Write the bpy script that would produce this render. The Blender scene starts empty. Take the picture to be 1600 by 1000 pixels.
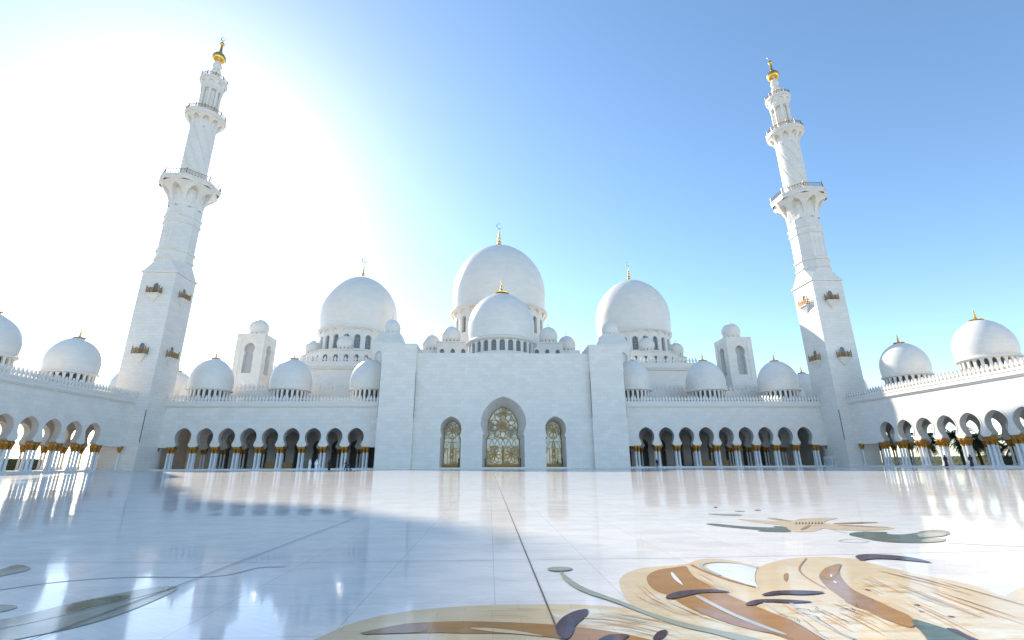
import bpy, bmesh, math, random
from math import sin, cos, pi, sqrt, radians, hypot, atan2
from mathutils import Vector, Matrix
random.seed(7)
S = bpy.context.scene
COL = S.collection

# ------------------------------------------------------------------ camera
# world: X along the mosque front, Y away along the mosque axis, Z up, courtyard level 0
F_PX, PITCH, YAW, ROLL = 735.0, 0.297, 0.0471, -0.0056
CAM = Vector((-2.7434, 0.0, 0.891))
fwd = Vector((sin(YAW) * cos(PITCH), cos(YAW) * cos(PITCH), sin(PITCH)))
rgt0 = Vector((cos(YAW), -sin(YAW), 0))
up0 = rgt0.cross(fwd)
rgt = rgt0 * cos(ROLL) + up0 * sin(ROLL)
up = up0 * cos(ROLL) - rgt0 * sin(ROLL)
cam = bpy.data.cameras.new('camera')
cam.sensor_width = 36; cam.lens = 36 * F_PX / 1600; cam.clip_start = 0.05; cam.clip_end = 6000
camo = bpy.data.objects.new('camera', cam); COL.objects.link(camo)
camo.matrix_world = Matrix(((rgt.x, up.x, -fwd.x, CAM.x), (rgt.y, up.y, -fwd.y, CAM.y), (rgt.z, up.z, -fwd.z, CAM.z), (0, 0, 0, 1)))
S.camera = camo

# ------------------------------------------------------------------ sky, sun, exposure
SUN_AZ, SUN_EL = radians(34.4), radians(29.0)          # azimuth left of +Y
W = bpy.data.worlds.new('World'); S.world = W; W.use_nodes = True
wn = W.node_tree.nodes; wl = W.node_tree.links
bg = wn['Background']
sky = wn.new('ShaderNodeTexSky'); sky.sky_type = 'NISHITA'; sky.sun_disc = False
sky.sun_elevation = SUN_EL; sky.sun_rotation = -SUN_AZ
sky.air_density = 0.75; sky.dust_density = 0.2; sky.ozone_density = 0.0; sky.altitude = 0
hs = wn.new('ShaderNodeHueSaturation'); hs.inputs['Saturation'].default_value = 1.12; hs.inputs['Hue'].default_value = 0.494; wl.new(sky.outputs[0], hs.inputs['Color']); wl.new(hs.outputs[0], bg.inputs[0]); bg.inputs[1].default_value = 0.125
sd = Vector((-sin(SUN_AZ) * cos(SUN_EL), cos(SUN_AZ) * cos(SUN_EL), sin(SUN_EL)))
sun = bpy.data.lights.new('sun', 'SUN'); sun.energy = 3.0; sun.angle = radians(0.53); sun.color = (1, 0.89, 0.74)
suno = bpy.data.objects.new('sun', sun); COL.objects.link(suno)
suno.rotation_euler = sd.to_track_quat('Z', 'Y').to_euler()
S.view_settings.view_transform = 'Standard'; S.view_settings.look = 'None'
S.view_settings.exposure = 1.36; S.view_settings.gamma = 1
S.cycles.max_bounces = 8; S.cycles.diffuse_bounces = 4

# ------------------------------------------------------------------ materials
def newmat(name, col=(.8, .8, .8), rough=.5, metal=0, spec=.5):
    m = bpy.data.materials.new(name); m.use_nodes = True
    b = m.node_tree.nodes['Principled BSDF']
    b.inputs['Base Color'].default_value = (*col, 1); b.inputs['Roughness'].default_value = rough
    b.inputs['Metallic'].default_value = metal; b.inputs['Specular IOR Level'].default_value = spec
    return m
class NT:
    def __init__(s, m): s.n = m.node_tree.nodes; s.l = m.node_tree.links; s.b = s.n['Principled BSDF']
    def add(s, t, **k):
        x = s.n.new(t)
        for a, v in k.items(): setattr(x, a, v)
        return x
    def link(s, a, b): s.l.new(a, b)
    def pos(s):
        g = s.add('ShaderNodeNewGeometry'); return g.outputs['Position']
    def obj(s):
        g = s.add('ShaderNodeTexCoord'); return g.outputs['Object']
    def math(s, op, a, b=None):
        m = s.add('ShaderNodeMath', operation=op)
        for i, v in enumerate((a, b)):
            if v is None: continue
            if isinstance(v, (int, float)): m.inputs[i].default_value = v
            else: s.link(v, m.inputs[i])
        return m.outputs[0]
    def vmath(s, op, a, b=None, scale=None):
        m = s.add('ShaderNodeVectorMath', operation=op)
        for i, v in enumerate((a, b)):
            if v is None: continue
            if isinstance(v, tuple): m.inputs[i].default_value = v
            else: s.link(v, m.inputs[i])
        if scale is not None: m.inputs['Scale'].default_value = scale
        return m.outputs['Vector'] if op not in ('DOT_PRODUCT', 'LENGTH') else m.outputs['Value']
    def noise(s, vec, scale, detail=4, rough=.55):
        t = s.add('ShaderNodeTexNoise'); t.inputs['Scale'].default_value = scale
        t.inputs['Detail'].default_value = detail; t.inputs['Roughness'].default_value = rough
        s.link(vec, t.inputs['Vector']); return t.outputs['Fac']
    def ramp(s, fac, stops):
        r = s.add('ShaderNodeValToRGB'); e = r.color_ramp.elements
        while len(e) < len(stops): e.new(.5)
        for i, (p, c) in enumerate(stops): e[i].position = p; e[i].color = (*c, 1)
        s.link(fac, r.inputs[0]); return r.outputs[0]
    def mix(s, fac, a, b, mode='MIX'):
        m = s.add('ShaderNodeMix', data_type='RGBA', blend_type=mode)
        for i, v in ((0, fac), (6, a), (7, b)):
            if isinstance(v, (int, float)): m.inputs[i].default_value = v
            elif isinstance(v, tuple): m.inputs[i].default_value = (*v, 1)
            else: s.link(v, m.inputs[i])
        return m.outputs[2]
    def bump(s, h, strength=.2, dist=.02):
        b = s.add('ShaderNodeBump'); b.inputs['Strength'].default_value = strength
        b.inputs['Distance'].default_value = dist; s.link(h, b.inputs['Height']); s.link(b.outputs[0], s.b.inputs['Normal'])

def marble_wall(name, c1, c2, bw=1.5, bh=.75, mortar=.72, ky=1.0):
    m = newmat(name, c1, .42); t = NT(m)
    p = t.pos(); sx = t.add('ShaderNodeSeparateXYZ'); t.link(p, sx.inputs[0])
    cx = t.add('ShaderNodeCombineXYZ'); t.link(t.math('ADD', sx.outputs[0], t.math('MULTIPLY', sx.outputs[1], ky)), cx.inputs[0]); t.link(sx.outputs[2], cx.inputs[1])
    br = t.add('ShaderNodeTexBrick'); t.link(cx.outputs[0], br.inputs['Vector'])
    br.inputs['Scale'].default_value = 1; br.inputs['Brick Width'].default_value = bw; br.inputs['Row Height'].default_value = bh
    br.inputs['Mortar Size'].default_value = .012; br.inputs['Mortar Smooth'].default_value = .6; br.inputs['Bias'].default_value = 0
    br.inputs['Color1'].default_value = (*c1, 1); br.inputs['Color2'].default_value = (*c2, 1)
    br.inputs['Mortar'].default_value = (c1[0] * mortar, c1[1] * mortar, c1[2] * mortar, 1)
    n = t.noise(p, .35, 5); n2 = t.noise(p, 3.0, 6, .65)
    c = t.mix(.55, br.outputs[0], t.ramp(n, [(.3, (.9, .9, .9)), (.7, (1, 1, 1))]), 'MULTIPLY')
    c = t.mix(.6, c, t.ramp(n2, [(.35, (.9, .9, .9)), (.65, (1, 1, 1))]), 'MULTIPLY')
    t.link(c, t.b.inputs['Base Color']); t.bump(br.outputs['Fac'], -.15, .01)
    return m
M = {}
M['marble'] = marble_wall('white marble blocks', (.87, .81, .725), (.80, .745, .67))
M['tower'] = marble_wall('white marble tower blocks', (.86, .80, .72), (.80, .745, .675), 1.3, .62, .62, .55)
def plain_marble(name, col, stretch=(1, 1, 5)):
    m = newmat(name, col, .38); t = NT(m); p = t.pos()
    v = t.vmath('MULTIPLY', p, stretch)
    a = t.ramp(t.noise(v, .5, 6, .6), [(.3, tuple(x * .9 for x in col)), (.7, col)])
    b = t.ramp(t.noise(p, 5, 5, .6), [(.3, (.93, .93, .93)), (.7, (1, 1, 1))])
    t.link(t.mix(1, a, b, 'MULTIPLY'), t.b.inputs['Base Color'])
    return m
m = newmat('dome marble courses', (.83, .785, .725), .38); t = NT(m); p = t.obj()
sx = t.add('ShaderNodeSeparateXYZ'); t.link(p, sx.inputs[0]); cx = t.add('ShaderNodeCombineXYZ')
t.link(t.math('MULTIPLY', t.math('ARCTAN2', sx.outputs[1], sx.outputs[0]), 9.0), cx.inputs[0]); t.link(sx.outputs[2], cx.inputs[1])
br = t.add('ShaderNodeTexBrick'); t.link(cx.outputs[0], br.inputs['Vector']); br.inputs['Scale'].default_value = 1
br.inputs['Brick Width'].default_value = 1.7; br.inputs['Row Height'].default_value = .62; br.inputs['Mortar Size'].default_value = .02; br.inputs['Mortar Smooth'].default_value = .7
br.inputs['Color1'].default_value = (.85, .795, .715, 1); br.inputs['Color2'].default_value = (.81, .755, .68, 1); br.inputs['Mortar'].default_value = (.73, .68, .61, 1)
n_ = t.ramp(t.noise(t.vmath('MULTIPLY', t.pos(), (.6, .6, 1.0)), .5, 6, .6), [(.3, (.93, .93, .93)), (.68, (1, 1, 1))])
t.link(t.mix(1, br.outputs[0], n_, 'MULTIPLY'), t.b.inputs['Base Color']); M['dome'] = m
M['trim'] = plain_marble('trim marble', (.84, .785, .71))
M['column'] = plain_marble('column marble', (.80, .80, .80), (4, 4, .6))
M['lining'] = plain_marble('shade greyed lining marble', (.60, .565, .52))  # marble greyed down: shade of soffits and inner walls put into the colour
M['relief'] = plain_marble('grey marble', (.50, .50, .50))
m = newmat('gilded capital', (.62, .30, .045), .38, .75); t = NT(m)
t.link(t.ramp(t.noise(t.obj(), 7, 4), [(.3, (.16, .065, .01)), (.7, (.62, .30, .05))]), t.b.inputs['Base Color']); M['capital'] = m
m = newmat('polished gold', (.80, .47, .10), .22, .9); t = NT(m)
t.link(t.ramp(t.noise(t.obj(), 2.5, 3), [(.3, (.68, .38, .07)), (.7, (.88, .56, .15))]), t.b.inputs['Base Color']); M['gold'] = m
M['bronze'] = newmat('bronze railing', (.34, .19, .06), .38, .6)
M['silver'] = newmat('silver crescent', (.7, .72, .75), .2, .9)
m = newmat('drum window glass', (.10, .10, .095), .12); m.node_tree.nodes['Principled BSDF'].inputs['Base Color'].default_value = (.17, .175, .175, 1); M['window'] = m
m = newmat('door glass', (.5, .48, .38), .05, 0, .8); t = NT(m)
t.link(t.ramp(t.noise(t.obj(), .42, 3), [(.44, (.05, .055, .06)), (.50, (.40, .38, .29)), (.6, (.74, .71, .57))]), t.b.inputs['Base Color']); M['glass'] = m
M['milk'] = newmat('milky panel glass', (.70, .73, .66), .12, 0, .6)
M['doorgold'] = newmat('gilt door lattice', (.27, .15, .04), .38, .4)
m = newmat('tan wood panel', (.40, .26, .10), .45); t = NT(m)
t.link(t.ramp(t.noise(t.vmath('MULTIPLY', t.pos(), (6, 6, 1)), 2, 4), [(.3, (.30, .18, .06)), (.7, (.48, .33, .14))]), t.b.inputs['Base Color']); M['wood'] = m
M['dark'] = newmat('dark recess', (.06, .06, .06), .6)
M['shade_strip'] = newmat('grey shade strip', (.16, .16, .17), .6)  # shadow of a corner notch, painted as dark grey strips
M['black'] = newmat('black metal', (.02, .02, .022), .35, .3)

# courtyard paving: slabs each tilted a hair, polished
m = newmat('polished courtyard marble', (.78, .78, .77), .07, 0, .6); t = NT(m); p = t.pos()
q = t.vmath('MULTIPLY', p, (1 / 2.7, 1 / 1.2, 0.0)); fl = t.vmath('FLOOR', q)
wnz = t.add('ShaderNodeTexWhiteNoise', noise_dimensions='3D'); t.link(fl, wnz.inputs['Vector'])
tilt = t.vmath('SCALE', t.vmath('SUBTRACT', wnz.outputs['Color'], (.5, .5, .5)), None, .006)
wv = t.add('ShaderNodeTexNoise'); wv.inputs['Scale'].default_value = 2.2; wv.inputs['Detail'].default_value = 3; t.link(p, wv.inputs['Vector'])
tilt2 = t.vmath('SCALE', t.vmath('SUBTRACT', wv.outputs['Color'], (.5, .5, .5)), None, .007)
gn = t.add('ShaderNodeNewGeometry')
t.link(t.vmath('NORMALIZE', t.vmath('ADD', t.vmath('ADD', gn.outputs['Normal'], tilt), tilt2)), t.b.inputs['Normal'])
br = t.add('ShaderNodeTexBrick'); t.link(p, br.inputs['Vector']); br.offset = 0
br.inputs['Scale'].default_value = 1; br.inputs['Brick Width'].default_value = .9; br.inputs['Row Height'].default_value = .6
br.inputs['Mortar Size'].default_value = .0035; br.inputs['Mortar Smooth'].default_value = .3
br.inputs['Color1'].default_value = (.84, .79, .72, 1); br.inputs['Color2'].default_value = (.79, .75, .695, 1); br.inputs['Mortar'].default_value = (.52, .52, .51, 1)
vein = t.ramp(t.noise(t.vmath('MULTIPLY', p, (1, 2.2, 1)), 1.3, 8, .68), [(.38, (.88, .885, .89)), (.55, (1, 1, 1))])
blot = t.ramp(t.noise(p, .12, 4), [(.35, (.93, .93, .94)), (.65, (1, 1, 1))])
mp2 = t.add('ShaderNodeMapping'); mp2.inputs['Rotation'].default_value = (0, 0, .55); t.link(p, mp2.inputs['Vector'])
b2 = t.add('ShaderNodeTexBrick'); t.link(mp2.outputs[0], b2.inputs['Vector']); b2.inputs['Scale'].default_value = 1
b2.inputs['Brick Width'].default_value = .15; b2.inputs['Row Height'].default_value = .06; b2.inputs['Mortar Size'].default_value = .0011
b2.inputs['Color1'].default_value = (1, 1, 1, 1); b2.inputs['Color2'].default_value = (.965, .965, .97, 1); b2.inputs['Mortar'].default_value = (.80, .79, .78, 1)
t.link(t.mix(1, t.mix(1, t.mix(1, br.outputs[0], b2.outputs[0], 'MULTIPLY'), vein, 'MULTIPLY'), blot, 'MULTIPLY'), t.b.inputs['Base Color'])
t.link(t.ramp(t.noise(p, 2.5, 5), [(.3, (.03, .03, .03)), (.75, (.09, .09, .09))]), t.b.inputs['Roughness'])
t.b.inputs['Specular IOR Level'].default_value = 0
gl = t.add('ShaderNodeBsdfGlossy'); gl.inputs['Color'].default_value = (1, 1, 1, 1)
t.link(t.ramp(t.noise(p, 2.5, 5), [(.3, (.04, .04, .04)), (.75, (.11, .11, .11))]), gl.inputs['Roughness'])
nrm = t.b.inputs['Normal'].links[0].from_socket; t.link(nrm, gl.inputs['Normal'])
fr = t.add('ShaderNodeFresnel'); fr.inputs['IOR'].default_value = 1.5
mx = t.add('ShaderNodeMixShader'); t.link(t.math('MULTIPLY', fr.outputs[0], .70), mx.inputs[0])
t.link(t.b.outputs[0], mx.inputs[1]); t.link(gl.outputs[0], mx.inputs[2]); t.link(mx.outputs[0], t.n['Material Output'].inputs['Surface'])
M['floor'] = m
m = newmat('sandy ground', (.42, .36, .28), .9); t = NT(m)
t.link(t.ramp(t.noise(t.pos(), .06, 6), [(.35, (.30, .27, .2)), (.65, (.48, .42, .33))]), t.b.inputs['Base Color']); M['sand'] = m
def inlay(name, c1, c2, c3=None, sc=.8, stretch=(1, 1, 1), rough=.1, rot=0):
    m = newmat(name, c1, rough, 0, .06); t = NT(m); p = t.pos()
    mp = t.add('ShaderNodeMapping'); mp.inputs['Rotation'].default_value = (0, 0, rot); mp.inputs['Scale'].default_value = stretch; t.link(p, mp.inputs['Vector'])
    st = [(.34, c1), (.56, c2)] + ([(.70, c3)] if c3 else [])
    a = t.ramp(t.noise(mp.outputs[0], sc, 7, .62), st)
    br = t.add('ShaderNodeTexBrick'); t.link(p, br.inputs['Vector']); br.inputs['Scale'].default_value = 1
    br.inputs['Brick Width'].default_value = .34; br.inputs['Row Height'].default_value = .17; br.inputs['Mortar Size'].default_value = .0012
    br.inputs['Color1'].default_value = (1, 1, 1, 1); br.inputs['Color2'].default_value = (.93, .93, .93, 1); br.inputs['Mortar'].default_value = (.62, .6, .58, 1)
    t.link(t.mix(1, a, br.outputs[0], 'MULTIPLY'), t.b.inputs['Base Color']); return m
M['cream'] = inlay('cream onyx inlay', (.70, .56, .36), (.66, .48, .27), (.55, .32, .12), 1.6, (1, 3.5, 1), rot=.6)
M['ivory'] = inlay('pale cream inlay', (.68, .55, .36), (.65, .49, .29), None, 2)
M['veined'] = inlay('orange veined onyx inlay', (.70, .66, .54), (.66, .52, .32), (.52, .25, .07), 2.6, (1.2, 4, 1), rot=.75)
M['orange'] = inlay('orange onyx inlay', (.56, .27, .07), (.62, .36, .14), None, 4)
M['brown'] = inlay('honey brown inlay', (.42, .215, .065), (.36, .17, .045), (.31, .17, .08), 2.5, (1, 2.5, 1), rot=.6)
M['tan'] = inlay('rosy tan inlay', (.37, .23, .145), (.32, .18, .10), None, 3)
M['purple'] = inlay('dark purple inlay', (.05, .024, .034), (.075, .038, .052), None, 4)
M['green'] = inlay('green marble inlay', (.06, .085, .055), (.11, .13, .08), (.18, .19, .12), 5, (1, 2, 1))
M['sage'] = inlay('grey green inlay', (.27, .29, .23), (.34, .35, .28), None, 3)
M['slate'] = inlay('grey marble vein inlay', (.42, .44, .42), (.52, .53, .49), None, 3)
M['whitein'] = inlay('white inlay', (.76, .77, .77), (.72, .74, .75), None, 3)
M['joint'] = newmat('dark joint', (.10, .085, .07), .8)
M['thin'] = newmat('grey line inlay', (.22, .22, .22), .5)

# people, plants
M['kandura'] = newmat('white robe cloth', (.78, .79, .84), .8)
M['abaya'] = newmat('black cloth', (.015, .015, .018), .8)
M['maroon'] = newmat('dark maroon cloth', (.07, .025, .03), .8)
M['navy'] = newmat('navy cloth', (.03, .04, .09), .8)
M['skin'] = newmat('skin', (.42, .26, .18), .6)
M['hair'] = newmat('dark hair', (.02, .015, .012), .6)
m = newmat('palm leaf', (.06, .09, .03), .5); t = NT(m)
t.link(t.ramp(t.noise(t.pos(), 1.2, 3), [(.3, (.035, .055, .02)), (.6, (.075, .10, .035)), (.8, (.14, .14, .05))]), t.b.inputs['Base Color']); M['palm'] = m
m = newmat('palm trunk bark', (.13, .09, .06), .9); t = NT(m)
t.link(t.ramp(t.noise(t.vmath('MULTIPLY', t.pos(), (2, 2, 9)), 1, 4), [(.3, (.07, .045, .03)), (.7, (.19, .14, .09))]), t.b.inputs['Base Color']); M['bark'] = m
m = newmat('hedge leaf', (.04, .065, .025), .6); t = NT(m)
t.link(t.ramp(t.noise(t.pos(), 3, 4), [(.3, (.02, .035, .012)), (.7, (.07, .10, .035))]), t.b.inputs['Base Color']); M['hedge'] = m
m = newmat('barrier glass', (.75, .85, .85), .03); b = m.node_tree.nodes['Principled BSDF']
b.inputs['Transmission Weight'].default_value = .8; b.inputs['IOR'].default_value = 1.1; M['pane'] = m

# ------------------------------------------------------------------ mesh builder
class MB:
    def __init__(s): s.v = []; s.f = []
    def vert(s, p): s.v.append(tuple(p)); return len(s.v) - 1
    def quad(s, *ps): s.f.append(tuple(s.vert(p) for p in ps))
    def box(s, x0, x1, y0, y1, z0, z1):
        i = len(s.v)
        for z in (z0, z1):
            for y in (y0, y1):
                for x in (x0, x1): s.v.append((x, y, z))
        for f in ((0, 1, 3, 2), (4, 6, 7, 5), (0, 4, 5, 1), (2, 3, 7, 6), (0, 2, 6, 4), (1, 5, 7, 3)): s.f.append(tuple(i + k for k in f))
        return s
    def mbox(s, mp, s0, s1, z0, z1, d0, d1, n=1):
        for k in range(n):
            a = s0 + (s1 - s0) * k / n; b = s0 + (s1 - s0) * (k + 1) / n
            P = [mp(u, z, d) for d in (d0, d1) for z in (z0, z1) for u in (a, b)]
            i = len(s.v); s.v += [tuple(p) for p in P]
            for f in ((0, 1, 3, 2), (4, 6, 7, 5), (0, 4, 5, 1), (2, 3, 7, 6)): s.f.append(tuple(i + j for j in f))
            if k == 0: s.f.append(tuple(i + j for j in (0, 2, 6, 4)))
            if k == n - 1: s.f.append(tuple(i + j for j in (1, 5, 7, 3)))
        return s
    def lathe(s, prof, n=24, cx=0, cy=0, a0=0.0):
        rings = []
        for r, z in prof:
            if r < 1e-6: rings.append([s.vert((cx, cy, z))])
            else: rings.append([s.vert((cx + r * cos(a0 + 2 * pi * k / n), cy + r * sin(a0 + 2 * pi * k / n), z)) for k in range(n)])
        for A, B in zip(rings, rings[1:]):
            for k in range(n):
                j = (k + 1) % n
                if len(A) == 1 and len(B) == 1: continue
                if len(A) == 1: s.f.append((A[0], B[j], B[k]))
                elif len(B) == 1: s.f.append((A[k], A[j], B[0]))
                else: s.f.append((A[k], A[j], B[j], B[k]))
        return s
    def cap(s, r, z, n, cx=0, cy=0, a0=0.0):
        s.f.append(tuple(s.vert((cx + r * cos(a0 + 2 * pi * k / n), cy + r * sin(a0 + 2 * pi * k / n), z)) for k in range(n))); return s
    def tube(s, path, r, n=6):
        rings = []
        path = [Vector(p) for p in path]
        for i, p in enumerate(path):
            d = (path[min(i + 1, len(path) - 1)] - path[max(i - 1, 0)]).normalized()
            a = Vector((0, 0, 1)) if abs(d.z) < .9 else Vector((1, 0, 0))
            u = d.cross(a).normalized(); w = d.cross(u)
            rr = r[i] if isinstance(r, (list, tuple)) else r
            rings.append([s.vert(p + (u * cos(2 * pi * k / n) + w * sin(2 * pi * k / n)) * rr) for k in range(n)])
        for A, B in zip(rings, rings[1:]):
            for k in range(n): s.f.append((A[k], A[(k + 1) % n], B[(k + 1) % n], B[k]))
        s.f.append(tuple(rings[0])); s.f.append(tuple(rings[-1])); return s
    def arch_bay(s, c, p0, p1, zb, zt, out, d0, d1, mp, back=True, inner=None, lining=None):
        """wall panel from p0 to p1 with an opening whose half outline is out=[(w,z)...] bottom to apex"""
        if out[0][1] > zb + 1e-6:
            for d in ((d0, d1) if back else (d0,)): s.quad(mp(p0, zb, d), mp(p1, zb, d), mp(p1, out[0][1], d), mp(p0, out[0][1], d))
            o = inner[0] if inner else out[0]
            s.quad(mp(c - out[0][0], out[0][1], d0), mp(c + out[0][0], out[0][1], d0), mp(c + o[0], o[1], d1), mp(c - o[0], o[1], d1))
        inn = inner or out; ln = lining or s
        for (w0, z0), (w1, z1), (v0, y0), (v1, y1) in zip(out, out[1:], inn, inn[1:]):
            for d in ((d0, d1) if back else (d0,)):
                s.quad(mp(p0, z0, d), mp(c - w0, z0, d), mp(c - w1, z1, d), mp(p0, z1, d))
                s.quad(mp(c + w0, z0, d), mp(p1, z0, d), mp(p1, z1, d), mp(c + w1, z1, d))
            ln.quad(mp(c - w0, z0, d0), mp(c - w1, z1, d0), mp(c - v1, y1, d1), mp(c - v0, y0, d1))
            ln.quad(mp(c + w0, z0, d0), mp(c + w1, z1, d0), mp(c + v1, y1, d1), mp(c + v0, y0, d1))
        za = out[-1][1]
        for d in ((d0, d1) if back else (d0,)):
            s.quad(mp(p0, za, d), mp(c, za, d), mp(c, zt, d), mp(p0, zt, d)); s.quad(mp(c, za, d), mp(p1, za, d), mp(p1, zt, d), mp(c, zt, d))
        return s
    def pane(s, c, out, d, mp):
        for (w0, z0), (w1, z1) in zip(out, out[1:]): s.quad(mp(c - w0, z0, d), mp(c + w0, z0, d), mp(c + w1, z1, d), mp(c - w1, z1, d))
        return s
    def ribbon(s, path, wd, d0, d1, mp):
        """flat bar of width wd along a 2D path (s,z), front at d0, back at d1"""
        n = len(path); L = []; R = []
        for i in range(n):
            a = path[max(i - 1, 0)]; b = path[min(i + 1, n - 1)]
            tx, tz = b[0] - a[0], b[1] - a[1]; h = hypot(tx, tz) or 1
            nx, nz = -tz / h * wd / 2, tx / h * wd / 2
            L.append((path[i][0] + nx, path[i][1] + nz)); R.append((path[i][0] - nx, path[i][1] - nz))
        for i in range(n - 1):
            a, b, c, e = L[i], R[i], R[i + 1], L[i + 1]
            s.quad(mp(*a, d0), mp(*b, d0), mp(*c, d0), mp(*e, d0))
            s.quad(mp(*a, d0), mp(*a, d1), mp(*e, d1), mp(*e, d0)); s.quad(mp(*b, d0), mp(*b, d1), mp(*c, d1), mp(*c, d0))
        return s
    def build(s, name, mat, parent=None, loc=(0, 0, 0), rz=0, smooth=None, weld=True):
        me = bpy.data.meshes.new(name); me.from_pydata(s.v, [], s.f)
        bm = bmesh.new(); bm.from_mesh(me)
        if weld: bmesh.ops.remove_doubles(bm, verts=bm.verts, dist=1e-4)
        bmesh.ops.recalc_face_normals(bm, faces=bm.faces)
        bm.to_mesh(me); bm.free()
        if smooth:
            for p in me.polygons: p.use_smooth = True
            me.set_sharp_from_angle(angle=radians(smooth))
        me.materials.append(mat)
        return link(name, me, parent, loc, rz)
def link(name, me, parent=None, loc=(0, 0, 0), rz=0):
    o = bpy.data.objects.new(name, me); COL.objects.link(o)
    o.location = loc; o.rotation_euler = (0, 0, rz)
    if parent: o.parent = parent
    return o
def empty(name, loc=(0, 0, 0), rz=0, parent=None): return link(name, None, parent, loc, rz)
def tag(o, label=None, cat=None, group=None, kind=None):
    for k, v in (('label', label), ('category', cat), ('group', group), ('kind', kind)):
        if v: o[k] = v
    return o

# outlines (half width, height) from bottom to apex
def keyhole(hb, zb, hn, zn, hw, zw, za, n=9, straight=None):
    o = []
    if straight: o = [(hb, zb), (hb, straight)]; zb = straight
    for i in range(0 if not straight else 1, 6):
        u = i / 5; o.append((hn + (hb - hn) * (1 - sin(u * pi / 2)) if not straight else hb + (hn - hb) * u, zb + (zn - zb) * u))
    for i in range(1, 7):
        u = i / 6; o.append((hn + (hw - hn) * sin(u * pi / 2), zn + (zw - zn) * u))
    for i in range(1, n + 1):
        f = i / n * pi / 2; o.append((hw * cos(f) if i < n else 0.0, zw + (za - zw) * (.91 * sin(f) + .09 * (i / n) ** 3)))
    return o
def roundarch(hw, zb, zs, za, n=7):
    return [(hw, zb)] + [(hw * cos(i / n * pi / 2) if i < n else 0.0, zs + (za - zs) * sin(i / n * pi / 2)) for i in range(n + 1)]

# ------------------------------------------------------------------ shared pieces
def dome_profile(R, z0, rb, zw, za, n=22, tip=.07):
    pr = []
    for i in range(9):
        u = i / 8; pr.append((rb + (R - rb) * sin(u * pi / 2), z0 + (zw - z0) * u))
    for i in range(1, n + 1):
        f = i / n * pi / 2
        pr.append((R * cos(f) ** .97 if i < n else 0, zw + (za - zw) * ((1 - tip) * sin(f) + tip * (i / n) ** 1.6)))
    return pr
def finial_profile(h, r, skirt=0):
    p = []
    if skirt: p += [(0, .0), (skirt, 0), (skirt * 1.02, .05 * h), (skirt * .5, .1 * h), (r * .8, .14 * h)]
    p += [(r * .7, .14 * h), (r, .2 * h), (r * .95, .26 * h), (r * .35, .33 * h), (r * .75, .42 * h), (r * .7, .47 * h), (r * .28, .53 * h), (r * .55, .62 * h), (r * .5, .66 * h), (r * .2, .72 * h), (r * .3, .79 * h), (r * .1, .86 * h), (0, h)]
    return p
MESH = {}
def shared(key, name, fn, mat, parent, loc=(0, 0, 0), rz=0, smooth=None):
    if key not in MESH:
        o = fn().build(name, mat, parent, loc, rz, smooth); MESH[key] = o.data; return o
    return link(name, MESH[key], parent, loc, rz)
def crescent(r, th=.12):
    mb = MB(); n = 22
    for k in range(n):
        q = []
        for kk in (k, k + 1):
            f = kk / n; a = radians(-90 + 28 + (360 - 56) * f) - pi / 2 + pi / 2
            wd = r * .34 * sin(pi * f) + .015 * r
            a = radians(62 + 304 * f)
            q.append(((r - wd) * cos(a), (r - wd) * sin(a), r * cos(a), r * sin(a)))
        (a0, b0, c0, d0), (a1, b1, c1, d1) = q
        for y in (-th / 2, th / 2): mb.quad((a0, y, b0), (c0, y, d0), (c1, y, d1), (a1, y, b1))
        mb.quad((c0, -th / 2, d0), (c0, th / 2, d0), (c1, th / 2, d1), (c1, -th / 2, d1)); mb.quad((a0, -th / 2, b0), (a0, th / 2, b0), (a1, th / 2, b1), (a1, -th / 2, b1))
    return mb
MERLON = [(.27, 0), (.27, .22), (.09, .34), (.10, .46), (.20, .66), (.22, .78), (.15, .98), (.07, 1.2), (.025, 1.42), (0, 1.5)]
def crenels(mb, s0, s1, zb, mp, d0, d1, pitch=.68, sc=1.0):
    n = max(1, int(round((s1 - s0) / pitch))); p = (s1 - s0) / n; k = p / .56
    for i in range(n):
        c = s0 + (i + .5) * p
        for (w0, z0), (w1, z1) in zip(MERLON, MERLON[1:]):
            w0 *= k * 1.04; w1 *= k * 1.04; z0 = zb + z0 * sc; z1 = zb + z1 * sc
            for d in (d0, d1): mb.quad(mp(c - w0, z0, d), mp(c + w0, z0, d), mp(c + w1, z1, d), mp(c - w1, z1, d))
            for sg in (-1, 1): mb.quad(mp(c + sg * w0, z0, d0), mp(c + sg * w0, z0, d1), mp(c + sg * w1, z1, d1), mp(c + sg * w1, z1, d0))
    return mb
def ringmap(R, cx=0, cy=0, n=24):
    return lambda s, z, d: (cx + (R - d) * cos(s / n * 2 * pi), cy + (R - d) * sin(s / n * 2 * pi), z)
def drum_mesh(R, z0, z1, n, out, depth):
    mb = MB(); mp = ringmap(R, 0, 0, n)
    w = out[0][0] / (2 * pi * R / n); o = [(a / (2 * pi * R / n), b) for a, b in out]
    for k in range(n): mb.arch_bay(k + .5, k, k + 1, z0, z1, o, 0, depth, mp, False)
    return mb
def window_mesh(R, n, out, depth, lattice=False):
    """one arched pane with its frame, standing at angle 0 on a ring of radius R"""
    mb = MB(); k = 1 / (2 * pi * R / n); mp = ringmap(R, 0, 0, n)
    mb.pane(0, [(a * k * 1.02, b) for a, b in out], depth - .01, mp)
    return mb
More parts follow.
